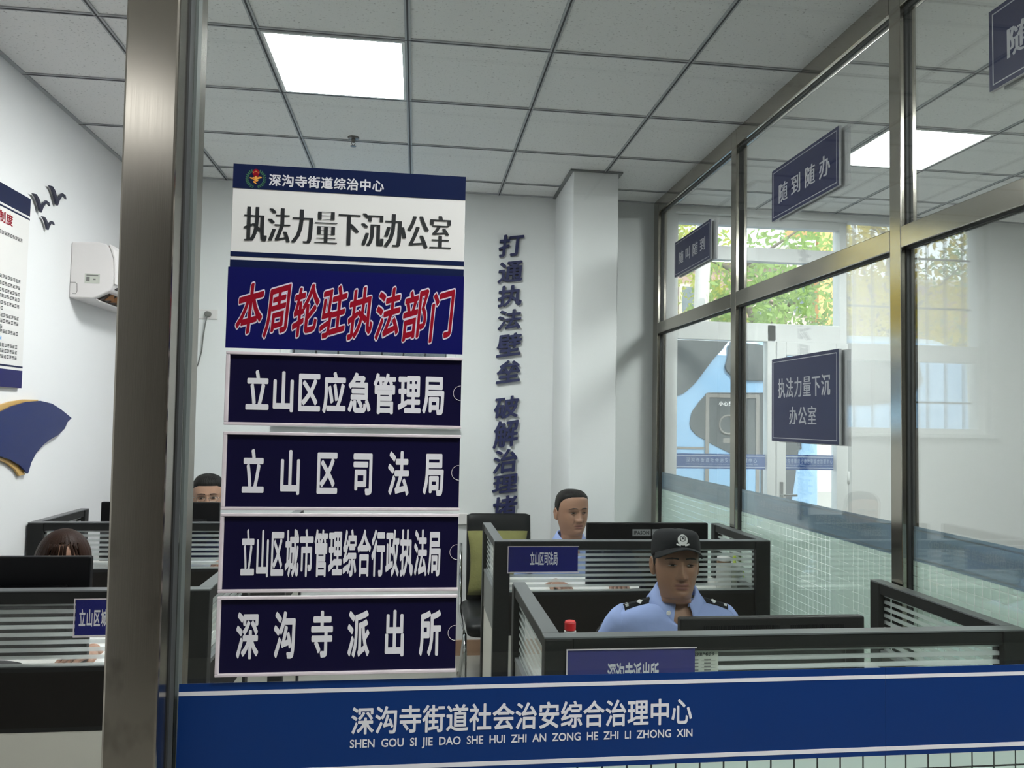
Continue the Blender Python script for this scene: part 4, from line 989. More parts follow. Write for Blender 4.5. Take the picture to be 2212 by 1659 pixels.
tree(-2.2, 15.5, 6.8, 1.7, 'leafy', 3500, 'green tree beyond the office window, reflected beside the steel post', 5)
tree(-10.8, 16.6, 7.0, 1.9, 'leafd', 3500, 'grey-green tree farthest along the street, seen only in reflection', 6)

tag(MB().box(5.6, 16, 18.95, 19.1, -0.15, 1.9).build('boundary_wall', MT['concrete']), 'low pale boundary wall in front of the houses across the street', 'wall', kind='thing')
def house(name, x0, x1, y, z1, m, label, wins, roofm='concrete', depth=8):
    t = thing('house', label, 'house', ((x0 + x1) / 2, y, -0.15), group='rendered houses across the street')
    MB().box(x0, x1, y, y + depth, -0.15, z1).build('wall', MT[m], t)
    MB().box(x0, x1, y - .25, y + depth, z1, z1 + .22).build('roof', MT[roofm], t)
    for a, b, c, d in wins:
        w = MB().box(a - .08, b + .08, y - .05, y + .02, c - .08, d + .08).build('window', MT['cream'], t)
        MB().box(a, b, y - .06, y - .045, c, d).build('pane', MT['bwin'], w)
house('house', 6.6, 10.2, 20.5, 6.1, 'pink', 'dusty pink house with a flat pale cornice outside the hall window', [(7.3, 8.1, 4.2, 5.4), (7.3, 8.1, 1.0, 2.2), (9.4, 10.0, 4.2, 4.9)])
house('house', 10.26, 11.05, 20.3, 6.6, 'cream', 'narrow cream house between the pink and orange houses', [(10.50, 10.86, 4.75, 5.75)], depth=2)
house('house', 11.1, 15.5, 20.0, 9.5, 'orange', 'tall orange house at the edge of the hall window', [(12.5, 13.3, 3.5, 4.8)], depth=2)
house('house', -16.5, -7.5, 24.0, 6.4, 'pink', 'long pink house behind the trees, reflected in the side glass', [(-15.5, -14.6, 3.2, 4.5), (-12.8, -11.9, 3.2, 4.5), (-10.2, -9.3, 3.2, 4.5)])
# ------------------------------------------------------------------ people
def skin_mat(name, col, lip):
    m, nt, out = newmat(name)
    b = N(nt, 'ShaderNodeBsdfPrincipled'); b.inputs['Roughness'].default_value = 0.48; b.inputs['Specular IOR Level'].default_value = 0.35
    b.inputs['Subsurface Weight'].default_value = 0.08; b.inputs['Subsurface Radius'].default_value = (0.012, 0.005, 0.003); b.inputs['Subsurface Scale'].default_value = 0.4
    at = N(nt, 'ShaderNodeAttribute'); at.attribute_name = 'lip'
    tc = N(nt, 'ShaderNodeTexCoord'); nz = N(nt, 'ShaderNodeTexNoise'); nz.inputs['Scale'].default_value = 28; nz.inputs['Detail'].default_value = 5
    nt.links.new(tc.outputs['Object'], nz.inputs['Vector'])
    mx = N(nt, 'ShaderNodeMix', data_type='RGBA'); mx.inputs[6].default_value = c4([c * .88 for c in col]); mx.inputs[7].default_value = c4([min(1, c * 1.12) for c in col])
    nt.links.new(nz.outputs['Fac'], mx.inputs[0])
    m2 = N(nt, 'ShaderNodeMix', data_type='RGBA'); m2.inputs[7].default_value = c4(lip)
    nt.links.new(at.outputs['Fac'], m2.inputs[0]); nt.links.new(mx.outputs[2], m2.inputs[6])
    nt.links.new(m2.outputs[2], b.inputs['Base Color'])
    n2 = N(nt, 'ShaderNodeTexNoise'); n2.inputs['Scale'].default_value = 420; nt.links.new(tc.outputs['Object'], n2.inputs['Vector'])
    bp = N(nt, 'ShaderNodeBump'); bp.inputs['Strength'].default_value = 0.08; bp.inputs['Distance'].default_value = 0.001
    nt.links.new(n2.outputs['Fac'], bp.inputs['Height']); nt.links.new(bp.outputs[0], b.inputs['Normal'])
    nt.links.new(b.outputs[0], out.inputs[0])
    return m
def cloth_mat(name, col, var=0.06, fold=1.0):
    m = mat(name, col, 0.85, var=var, vscale=30, bump=fold, bscale=13, spec=0.2)
    return m
def hair_mat(name, col):
    m, nt, out = newmat(name)
    b = N(nt, 'ShaderNodeBsdfPrincipled'); b.inputs['Roughness'].default_value = 0.5; b.inputs['Specular IOR Level'].default_value = 0.12
    tc = N(nt, 'ShaderNodeTexCoord'); mp = N(nt, 'ShaderNodeMapping'); mp.inputs['Scale'].default_value = (260, 260, 18)
    nt.links.new(tc.outputs['Object'], mp.inputs[0])
    nz = N(nt, 'ShaderNodeTexNoise'); nz.inputs['Scale'].default_value = 1; nz.inputs['Detail'].default_value = 4; nt.links.new(mp.outputs[0], nz.inputs['Vector'])
    mx = N(nt, 'ShaderNodeMix', data_type='RGBA'); mx.inputs[6].default_value = c4([c * .4 for c in col]); mx.inputs[7].default_value = c4([c * 1.8 for c in col])
    nt.links.new(nz.outputs['Fac'], mx.inputs[0]); nt.links.new(mx.outputs[2], b.inputs['Base Color'])
    bp = N(nt, 'ShaderNodeBump'); bp.inputs['Strength'].default_value = 0.5; bp.inputs['Distance'].default_value = 0.002
    nt.links.new(nz.outputs['Fac'], bp.inputs['Height']); nt.links.new(bp.outputs[0], b.inputs['Normal'])
    nt.links.new(b.outputs[0], out.inputs[0])
    return m
def eye_mat():
    m, nt, out = newmat('eye')
    b = N(nt, 'ShaderNodeBsdfPrincipled'); b.inputs['Roughness'].default_value = 0.12
    tc = N(nt, 'ShaderNodeTexCoord'); sx = N(nt, 'ShaderNodeSeparateXYZ'); nt.links.new(tc.outputs['Object'], sx.inputs[0])
    cm = N(nt, 'ShaderNodeCombineXYZ'); nt.links.new(sx.outputs[0], cm.inputs[0]); nt.links.new(sx.outputs[2], cm.inputs[2])
    ln = N(nt, 'ShaderNodeVectorMath', operation='LENGTH'); nt.links.new(cm.outputs[0], ln.inputs[0])
    lt = N(nt, 'ShaderNodeMath', operation='LESS_THAN'); lt.inputs[1].default_value = 0.0062; nt.links.new(ln.outputs['Value'], lt.inputs[0])
    mx = N(nt, 'ShaderNodeMix', data_type='RGBA'); mx.inputs[6].default_value = (0.55, 0.52, 0.48, 1); mx.inputs[7].default_value = (0.012, 0.008, 0.006, 1)
    nt.links.new(lt.outputs[0], mx.inputs[0]); nt.links.new(mx.outputs[2], b.inputs['Base Color']); nt.links.new(b.outputs[0], out.inputs[0])
    return m
MT.update(skin=skin_mat('skin_tan', (0.225, 0.122, 0.075), (0.14, 0.055, 0.042)), skin2=skin_mat('skin_warm', (0.29, 0.16, 0.105), (0.20, 0.08, 0.065)), skin3=skin_mat('skin_light', (0.45, 0.26, 0.18), (0.42, 0.17, 0.14)),
          shirt=cloth_mat('pale_blue_shirt', (0.26, 0.33, 0.57)), shirtdk=cloth_mat('blue_shirt', (0.06, 0.10, 0.36)), trous=cloth_mat('dark_navy_cloth', (0.012, 0.014, 0.03)),
          capm=cloth_mat('black_cap_cloth', (0.008, 0.009, 0.011), fold=0.12), hair=hair_mat('black_hair', (0.010, 0.009, 0.009)), hairbr=hair_mat('dark_brown_hair', (0.020, 0.009, 0.0055)), eye=eye_mat(),
          brow=mat('brow_hair', (0.012, 0.010, 0.009), 0.8), badge=mat('silver_badge', (0.62, 0.62, 0.60), 0.3), shoe=mat('shoe_leather', (0.01, 0.01, 0.01), 0.3),
          specs=mat('spectacle_metal', (0.35, 0.33, 0.30), 0.25, metal=1.0), lens=glass('spectacle_lens', (0.97, 0.97, 0.97)))

def sstep(a, b, x):
    t = np.clip((x - a) / (b - a), 0, 1); return t * t * (3 - 2 * t)

HEAD = np.array([  # z, half width, front, back, chin narrowing
    (.1200, .003, -.010, .016, 0), (.1175, .028, .022, .046, 0), (.109, .049, .049, .069, 0), (.094, .0640, .070, .087, 0), (.072, .0735, .085, .098, 0),
    (.047, .0775, .0915, .103, 0), (.024, .0785, .0930, .102, 0), (.000, .0775, .0895, .098, 0), (-.022, .0755, .0890, .091, .01), (-.045, .0720, .0885, .080, .04),
    (-.066, .0675, .0880, .070, .11), (-.086, .0620, .0870, .064, .22), (-.100, .0585, .0850, .062, .30), (-.109, .0565, .0790, .062, .32), (-.1145, .0555, .0690, .062, .26),
    (-.119, .0550, .056, .062, .12), (-.130, .0545, .047, .063, 0), (-.160, .0550, .045, .065, 0), (-.185, .0600, .046, .070, 0),
    (-.200, .085, .052, .080, 0), (-.214, .130, .064, .090, 0), (-.236, .172, .080, .098, 0), (-.275, .190, .094, .105, 0), (-.34, .184, .110, .110, 0),
    (-.44, .165, .112, .108, 0), (-.54, .158, .112, .105, 0), (-.62, .168, .115, .12, 0), (-.70, .165, .11, .13, 0), (-.73, .12, .07, .10, 0), (-.735, .03, .02, .03, 0)])

def interp_rows(zs, rows=HEAD):
    s = np.concatenate([[0], np.cumsum(np.hypot(np.diff(rows[:, 0]), np.diff(rows[:, 1])))])
    return s

def build_rings(face=1.0, fat=1.0, neck=1.0, crown=1.0):
    rows = HEAD.copy()
    hi = rows[:, 0] > .03; rows[hi, 0] = .03 + (rows[hi, 0] - .03) * crown
    rows[:15, 1] *= fat; rows[15:19, 1:4] *= neck
    # smooth parameter along the profile
    n = len(rows); t = np.arange(n); out = []
    dens = [5] + [4] * 2 + [5] * 3 + [10] * 6 + [7] * 3 + [3] * 3 + [4] * 5 + [5] * 5 + [2, 1]
    for i in range(n - 1):
        p0, p1, p2, p3 = rows[max(i - 1, 0)], rows[i], rows[i + 1], rows[min(i + 2, n - 1)]
        d = dens[i] if i < len(dens) else 2
        for q in range(d):
            u = q / d
            c = 0.5 * ((2 * p1) + (-p0 + p2) * u + (2 * p0 - 5 * p1 + 4 * p2 - p3) * u * u + (-p0 + 3 * p1 - 3 * p2 + p3) * u ** 3)
            out.append(c)
    out.append(rows[-1])
    return np.array(out)

NSEG = 112
def head_surface(fat=1.0, neck=1.0, nose=1.0, age=0.0, crown=1.0):
    """returns grid (rows, NSEG, 3) in head coordinates: face towards -Y, eye line at z=0"""
    rr = build_rings(fat=fat, neck=neck, crown=crown)
    t = np.linspace(0, 2 * PI, NSEG, endpoint=False)
    phi = t - 0.42 * np.sin(t)              # dense towards the face (phi = 0)
    cs, sn = np.cos(phi), np.sin(phi)
    z, w, f, b, k = [rr[:, i][:, None] for i in range(5)]
    fr = np.clip(cs, 0, 1)[None, :]
    ex = 0.92
    X = w * np.sign(sn) * np.abs(sn) ** ex * (1 - k * fr ** 1.2)
    Y = np.where(cs > 0, -f * np.abs(cs) ** ex, b * np.abs(cs))
    Z = z + 0 * X
    # face features: displacement towards -Y
    g = lambda x0, z0, sx, sz: np.exp(-((X - x0) / sx) ** 2 - ((Z - z0) / sz) ** 2)
    D = np.zeros_like(X)
    A = np.abs(X)
    ga = lambda x0, z0, sx, sz: np.exp(-((A - x0) / sx) ** 2 - ((Z - z0) / sz) ** 2)
    ridge = np.clip((0.012 - Z) / 0.052, 0, 1) * (Z > -0.050) * sstep(-0.0505, -0.043, Z)
    D += nose * ridge * 0.0185 * np.exp(-(X / (0.0075 + 0.007 * np.clip((0.01 - Z) / 0.05, 0, 1))) ** 2)
    D += nose * 0.0045 * g(0, -.036, .009, .009)
    D += 0.0075 * ga(.0135, -.040, .0058, .0062)
    D -= 0.0025 * ga(.006, -.0475, .003, .003)
    D += 0.0035 * g(0, .010, .010, .02)
    D -= 0.0118 * ga(.031, .000, .017, .0120)           # eye sockets
    D += 0.0050 * ga(.032, .0050, .0150, .0052)         # upper lid
    D += 0.0035 * ga(.032, -.0085, .0140, .0040)        # lower lid
    D += 0.0040 * ga(.030, .021, .022, .008)            # brow
    D += 0.0040 * ga(.043, -.028, .018, .018)           # cheek
    D += age * 0.004 * ga(.040, -.055, .02, .02)
    D -= (0.0016 + age * 0.0016) * np.exp(-((A - .022 - (-.040 - Z) * .35) / .0035) ** 2) * sstep(-.075, -.06, Z) * sstep(-.036, -.044, Z)
    lipw = np.exp(-(A / .0215) ** 4)
    D += 0.0036 * np.exp(-((Z + .0660) / .0042) ** 2) * lipw
    D += 0.0042 * np.exp(-((Z + .0775) / .0046) ** 2) * np.exp(-(A / .0185) ** 4)
    D -= 0.0038 * np.exp(-((Z + .0715 + .0012 * (A / .02) ** 2) / .0017) ** 2) * np.exp(-(A / .024) ** 4)
    D -= 0.0030 * np.exp(-((Z + .0865) / .0045) ** 2) * np.exp(-(A / .02) ** 2)
    D += 0.0040 * g(0, -.100, .016, .010)
    D -= 0.0012 * np.exp(-(X / .003) ** 2) * sstep(-.064, -.058, Z) * sstep(-.046, -.052, Z)
    D *= sstep(0.05, 0.45, fr)
    Y = Y - D
    lip = (np.exp(-((Z + .0662) / .0045) ** 6) * np.exp(-(A / (.0235)) ** 8) + np.exp(-((Z + .0772) / .0052) ** 6) * np.exp(-(A / .0205) ** 8)) * (fr > .3) * (Y < -.05)
    return np.stack([X, Y, Z], 2), np.clip(lip, 0, 1)

class Pose:
    """places head/torso coordinates in the thing's space; the head turns about the neck"""
    def __init__(s, origin, yaw=0, body_yaw=0, pitch=0, roll=0, drop=0, fwd=0, lean=0, side=0.0):
        s.side = side
        s.o = np.array(origin); s.drop, s.fwd, s.lean = drop, fwd, lean
        s.Rh = np.array(Matrix.Rotation(yaw, 3, 'Z') @ Matrix.Rotation(pitch, 3, 'X') @ Matrix.Rotation(roll, 3, 'Y'))
        s.Rb = np.array(Matrix.Rotation(body_yaw, 3, 'Z'))
        s.piv = np.array([0, .012, -.135])
    def body(s, P):
        P = np.array(P, float); shp = P.shape; P = P.reshape(-1, 3).copy()
        P[:, 1] += s.lean * np.clip(-.19 - P[:, 2], 0, 1)
        return (P @ s.Rb.T + s.o).reshape(shp)
    def head(s, P):
        P = np.array(P, float); shp = P.shape; P = P.reshape(-1, 3)
        return ((P - s.piv) @ s.Rh.T + s.piv + np.array([s.side, -s.fwd, -s.drop]) @ s.Rb.T + s.o).reshape(shp)
    def mix(s, P):
        P = np.array(P, float); w = sstep(-.198, -.122, P[..., 2])[..., None]
        return s.head(P) * w + s.body(P) * (1 - w)

def grid_faces(nr, nc):
    f = []
    for i in range(nr - 1):
        for j in range(nc):
            a = i * nc + j; b = i * nc + (j + 1) % nc
            f.append((a, b, b + nc, a + nc))
    return f

def limb_pts(a, b, c, ra, rb, rc, n=10):
    """smooth path through three joints with tapering radii"""
    a, b, c = map(np.array, (a, b, c)); P = []; Rr = []
    for i in range(n + 1):
        u = i / n
        p = (1 - u) * (1 - u) * a + 2 * u * (1 - u) * (2 * b - (a + c) / 2) + u * u * c
        P.append(tuple(p)); Rr.append((1 - u) * (1 - u) * ra + 2 * u * (1 - u) * (2 * rb - (ra + rc) / 2) + u * u * rc)
    return P, Rr

def add_hand(mbs, wrist, d, nrm, s):
    """palm, four curled fingers and a thumb; d points along the hand, nrm up from the back of the hand, s = +1/-1 thumb side"""
    d = Vector(d).normalized(); nrm = Vector(nrm).normalized(); side = d.cross(nrm).normalized() * s
    nrm = side.cross(d).normalized() * s
    w = Vector(wrist)
    m = MB(); rings = []
    for u, hw, ht in ((-.02, .024, .019), (0, .026, .018), (.03, .037, .0165), (.06, .042, .0145), (.085, .041, .0125), (.092, .034, .008)):
        rings.append([tuple(w + d * u + side * hw * math.copysign(abs(math.cos(q)) ** .7, math.cos(q)) + nrm * ht * math.sin(q)) for q in np.linspace(0, 2 * PI, 20, endpoint=False)])
    m.loft(rings); mbs.append(m)
    for k, (off, L) in enumerate(((.030, .070), (.010, .078), (-.010, .073), (-.029, .058))):
        p0 = w + d * .074 + side * off; pts = [p0]; an = -0.12
        dirs = []
        for seg, fr in enumerate((.12, .42, .28, .18)):
            an2 = an - (0, .28, .42, .35)[seg]; an = an2
            v_ = d * math.cos(an2) + nrm * math.sin(an2) + side * off * 1.2
            pts.append(pts[-1] + v_.normalized() * L * fr)
        m = MB(); m.tube([tuple(p) for p in pts], [.0098, .0095, .0088, .0078, .0055], n=10); mbs.append(m)
    p0 = w + d * .012 + side * .022
    pts = [p0, p0 + d * .022 + side * .020 - nrm * .006, p0 + d * .046 + side * .032 - nrm * .012, p0 + d * .068 + side * .034 - nrm * .018]
    m = MB(); m.tube([tuple(p) for p in pts], [.0145, .0125, .0105, .0065], n=10); mbs.append(m)

def boolean_union(base, parts):
    """weld closed pieces into the body so that it stays one surface"""
    tmp = bpy.data.collections.new('weld'); COL.children.link(tmp)
    for p in parts: COL.objects.unlink(p); tmp.objects.link(p)
    md = base.modifiers.new('weld', 'BOOLEAN'); md.operation = 'UNION'; md.operand_type = 'COLLECTION'; md.collection = tmp; md.solver = 'EXACT'
    bpy.context.view_layer.update()
    me = bpy.data.meshes.new_from_object(base.evaluated_get(bpy.context.evaluated_depsgraph_get()))
    ok = len(me.vertices) >= 0.8 * len(base.data.vertices)
    base.modifiers.clear()
    if ok:
        base.data = me
    else:
        bm = bmesh.new(); bm.from_mesh(base.data)
        for p in parts: bm.from_mesh(p.data)
        bm.to_mesh(base.data); bm.free()
    for p in parts: bpy.data.objects.remove(p)
    bpy.data.collections.remove(tmp)
    base.data.polygons.foreach_set('use_smooth', [True] * len(base.data.polygons))

def person(label, pose, loc, skin, shirt, arms, hair, seat_z, fat=1.0, neck=1.0, nose=1.0, age=0.0, sleeve=0.55, eyes_shut=0.0, width=1.0, crown=1.0):
    t = thing('person', label, 'person', loc)
    G, lip = head_surface(fat, neck, nose, age, crown)
    Gs = G.copy(); bsel = Gs[..., 2] < -.19; Gs[..., 0] = np.where(bsel, Gs[..., 0] * width, Gs[..., 0])
    W = pose.mix(Gs)
    nr, nc = W.shape[:2]
    body = MB(); body.v = [tuple(p) for p in W.reshape(-1, 3)]; body.f = grid_faces(nr, nc) + [tuple(range(nc)), tuple(range((nr - 1) * nc, nr * nc))]; body.mi = [0] * len(body.f)
    bo_ = body.build('body', MT[skin], t, smooth=True)
    at = bo_.data.attributes.new('lip', 'FLOAT', 'POINT'); at.data.foreach_set('value', lip.reshape(-1).astype(np.float32))
    parts = []
    for s in (-1, 1):                                    # ears
        rings = []
        for u, k in ((-.006, .6), (0, 1), (.006, 1.06), (.011, .98), (.012, .78), (.007, .5), (.005, .2)):
            rings.append([tuple(pose.head((s * (.0735 * fat + u + .004 * math.sin(q) * 0 + .006 * max(0, math.cos(q))), .016 + .0175 * k * math.cos(q) * (1 if math.sin(q) > 0 else .75) + .006 * math.sin(q) * .6, -.012 + .031 * k * math.sin(q)))) for q in np.linspace(0, 2 * PI, 24, endpoint=False)])
        parts.append(MB().loft(rings).build('w', MT[skin], t, smooth=True))
    sl = MB()
    for s, (sh, el, wr, hd, hn) in zip((-1, 1), arms):
        P, Rr = limb_pts(sh, el, wr, .050, .040, .026)
        parts.append(MB().tube(P, Rr, n=16).build('w', MT[skin], t, smooth=True))
        hm = []; add_hand(hm, wr, hd, hn, -s)
        parts += [m.build('w', MT[skin], t, smooth=True) for m in hm]
        P2, R2 = limb_pts(np.array(sh) - [0, 0, .008], el, wr, .060, .056, .040, n=20)
        kend = int(20 * sleeve)
        q0 = Vector(P2[0]) - (Vector(P2[2]) - Vector(P2[0])).normalized() * .03
        sl.tube([tuple(q0)] + P2[:kend + 1], [.050] + [r * (1 + .05 * math.sin(i * 1.9)) for i, r in enumerate(R2[:kend + 1])], n=22)
    boolean_union(bo_, parts)
    # shirt: an offset shell of the torso with sleeves
    sel = [i for i in range(nr) if G[i, 0, 2] <= -.178]
    R0 = Gs[sel].copy()
    ctr = R0.mean(1, keepdims=True)
    off = np.interp(-R0[:, :, 2], [.178, .20, .24, .5, .74], [.004, .008, .012, .020, .024])
    dirv = R0 - ctr; dirv[..., 2] = 0; ln_ = np.linalg.norm(dirv, axis=2, keepdims=True) + 1e-9
    wr_ = 1 + 0.5 * np.sin(R0[..., 2] * 55 + np.arctan2(R0[..., 0], -R0[..., 1]) * 3) * sstep(.25, .4, -R0[..., 2])
    R0 = R0 + dirv / ln_ * (off * wr_)[..., None]; R0[..., 2] += np.interp(-R0[..., 2], [.178, .2, .24, .3], [.004, .010, .010, 0])
    frt = np.clip(-R0[..., 1] / .06, 0, 1)
    R0[..., 2] -= .060 * np.exp(-(R0[..., 0] / .042) ** 2) * frt * sstep(-.26, -.19, R0[..., 2])
    WS = pose.body(R0)
    for q in range(len(sel)): pass
    sl.add([tuple(p) for p in WS.reshape(-1, 3)], grid_faces(len(sel), nc) + [tuple(range(nc)), tuple(range((len(sel) - 1) * nc, len(sel) * nc))])
    sho = sl.build('shirt', MT[shirt], t, smooth=True)
    # trousers and shoes
    hip = pose.body((0, .02, -.68))
    tr = MB()
    fwd = np.array(pose.Rb @ np.array([0, -1, 0])); sd = np.array(pose.Rb @ np.array([1, 0, 0]))
    for s in (-1, 1):
        h = np.array(hip) + sd * s * .085; h[2] = seat_z + .085
        kn = h + fwd * .40 + sd * s * .03; an_ = kn + fwd * .02; an_[2] = .10
        tr.tube([tuple(h - fwd * .08), tuple(h), tuple(h + fwd * .2), tuple(kn - fwd * .05), tuple(kn + np.array([0, 0, -.06])), tuple((kn + an_) / 2), tuple(an_)], [.075, .088, .080, .066, .062, .055, .048], n=16)
        sm = MB(); ft = an_.copy()
        rings = []
        for u, hw, hh in ((-.07, .02, .03), (-.06, .034, .05), (0, .038, .055), (.06, .042, .042), (.14, .045, .032), (.19, .032, .024), (.20, .012, .014)):
            c_ = ft + fwd * u
            rings.append([tuple(c_ + sd * hw * math.cos(q) + np.array([0, 0, -.10 + .002 + hh + hh * math.sin(q)])) for q in np.linspace(0, 2 * PI, 16, endpoint=False)])
        sm.loft(rings).build('shoe', MT['shoe'], t, smooth=True)
    tr.build('trousers', MT['trous'], t, smooth=True)
    # eyes and brows
    for s in (-1, 1):
        e = MB().sphere((0, 0, 0), .0142, .0055, .0034 * (1 - .45 * eyes_shut), nu=24, nv=10)
        c = pose.head((s * .0315, -.0815, -.0012))
        eo = e.build('eye', MT['eye'], t, smooth=True, local=True)
        eo.matrix_basis = Matrix.Translation(Vector(c) - Vector(loc)) @ Matrix([list(r) for r in pose.Rh]).to_4x4() @ Matrix.Rotation(s * .20, 4, 'Z')
        lid = MB(); pts = [tuple(pose.head((s * (.0315 + .0150 * u), -.0868 + .0062 * u * u * (1 if u > 0 else .7), .0022 - .0042 * u * u - .0006 * u))) for u in np.linspace(-1, 1, 11)]
        lid.tube(pts, [(.0006 + .0008 * (1 - abs(u))) for u in np.linspace(-1, 1, 11)], n=6); lid.build('eyelash', MT['brow'], t, smooth=True)
        bm_ = MB(); rings = []
        for u in np.linspace(-1, 1, 13):
            x = s * (.033 + .021 * u); zc = .0195 + .0035 * (1 - u * u) - .0015 * u; hh = (.0026 if u < 0 else .0026 * (1 - u) + .0009)
            yy = -.0925 + .0085 * ((abs(x)) / .045) ** 2 - .0005
            # ride on the head surface
            rows_z = G[:, :, 2]; d_ = (G[..., 0] - x) ** 2 + (rows_z - zc) ** 2 + (G[..., 1] > 0) * 9; ii = np.unravel_index(np.argmin(d_), d_.shape); yy = G[ii][1]
            rings.append([tuple(pose.head((x, yy - .0012 * math.cos(q) - .0004, zc + hh * math.sin(q)))) for q in np.linspace(0, 2 * PI, 10, endpoint=False)])
        bm_.loft(rings).build('eyebrow', MT['brow'], t, smooth=True)
    # hair: shell grown from the skull inside the hair line
    if hair:
        hm_, thick, line = hair
        Hn = G.copy()
        rows_ok = Hn[:, 0, 2] > -.11
        Hn = Hn[rows_ok]
        ang = np.arctan2(np.abs(Hn[..., 0]), -Hn[..., 1])      # 0 front, pi back
        lim = line(ang, Hn[..., 0])
        d_ = Hn[..., 2] - lim
        nrmv = Hn - np.array([0, .01, .01]); nrmv /= np.linalg.norm(nrmv, axis=2, keepdims=True) + 1e-9
        ns = 0.85 + .15 * np.sin(ang * 40 + Hn[..., 2] * 90) * np.sin(Hn[..., 2] * 140)
        th = thick * sstep(0.0, .016, d_) * ns - .0016 * (d_ <= 0.001)
        Ho = pose.head(Hn + nrmv * th[..., None])
        fs = [f for f in grid_faces(Ho.shape[0], nc) if max(d_.reshape(-1)[list(f)]) > 0]
        hb = MB(); hb.v = [tuple(p) for p in Ho.reshape(-1, 3)]; hb.f = fs + [tuple(range(nc))]; hb.mi = [0] * len(hb.f)
        ho = hb.build('hair', MT[hm_], t, smooth=True, recalc=False)
        b2 = bmesh.new(); b2.from_mesh(ho.data); bmesh.ops.delete(b2, geom=[v for v in b2.verts if not v.link_faces], context='VERTS'); bmesh.ops.recalc_face_normals(b2, faces=b2.faces); b2.to_mesh(ho.data); b2.free()
    return t, pose, G

def collar(t, pose, m, spread=.30, open_=0.35, logo=False):
    mb = MB()
    n = 40; rows = []
    for k, (rad, z, fz) in enumerate(((.0640, -.150, 0), (.0665, -.136, 0), (.0705, -.135, 0), (.083, -.158, .016), (.104, -.186, .052))):
        ring = []
        for i in range(n + 1):
            a = open_ + (2 * PI - 2 * open_) * i / n
            pt = max(0, 1 - abs(min(a, 2 * PI - a) - open_) / .95)      # 1 at the points
            fb = -math.cos(a)
            fr_ = max(0, math.cos(a))
            zz = z + .010 * fb - fz * pt - (.040 if k < 3 else .030) * fr_ ** 1.5
            ry = rad * (.95 + .10 * fr_)
            ring.append(np.array([rad * math.sin(a) * (1 + .10 * pt * (k >= 3)), .008 - ry * math.cos(a) - .006 * pt * (k >= 3), zz]))
        rows.append(ring)
    V = [tuple(pose.body(p)) for r in rows for p in r]
    f = [(i * (n + 1) + j, i * (n + 1) + j + 1, (i + 1) * (n + 1) + j + 1, (i + 1) * (n + 1) + j) for i in range(len(rows) - 1) for j in range(n)]
    mb.add(V, f)
    o = mb.build('collar', m, t, smooth=True)
    sd = o.modifiers.new('thick', 'SOLIDIFY'); sd.thickness = 0.003; sd.offset = 0
    return o
def epaulette(t, pose, s, inner=(.074, .004, -.174), outer=(.188, .004, -.206), pips=True):
    i, o_ = np.array(inner), np.array(outer); i = i * [s, 1, 1]; o_ = o_ * [s, 1, 1]
    d = o_ - i; L = np.linalg.norm(d); d /= L; fw = np.array([0, -.86, -.5]); up = np.cross(d, fw) * (-s if False else 1); up /= np.linalg.norm(up)
    if up[2] < 0: up = -up
    P = lambda u, q, w: tuple(pose.body(i + d * u + fw * q + up * (w - 1.6 * q * q / .03 * .35)))
    mb = MB(); rings = []
    for u in np.linspace(0, L, 8):
        hw = .023 + .004 * u / L
        rings.append([P(u, q, w) for q, w in [(-hw, 0), (-hw * .5, .004), (0, .0052), (hw * .5, .004), (hw, 0), (hw, -.004), (0, 0), (-hw, -.004)]])
    mb.loft(rings); e = mb.build('epaulette', MT['capm'], t, smooth=False)
    b = MB(); b.loft([[P(u, q, w) for q, w in ((-.029, .0022), (0, .0080), (.029, .0022), (.029, -.002), (0, .002), (-.029, -.002))] for u in (L - .016, L - .005)]); b.build('bar', MT['badge'], e)
    p = MB(); c = L * .52; k = .011
    p.loft([[P(c - k, 0, w), P(c, -k, w), P(c + k, 0, w), P(c, k, w)] for w in (.004, .0072)]); p.build('pip', MT['badge'], e)

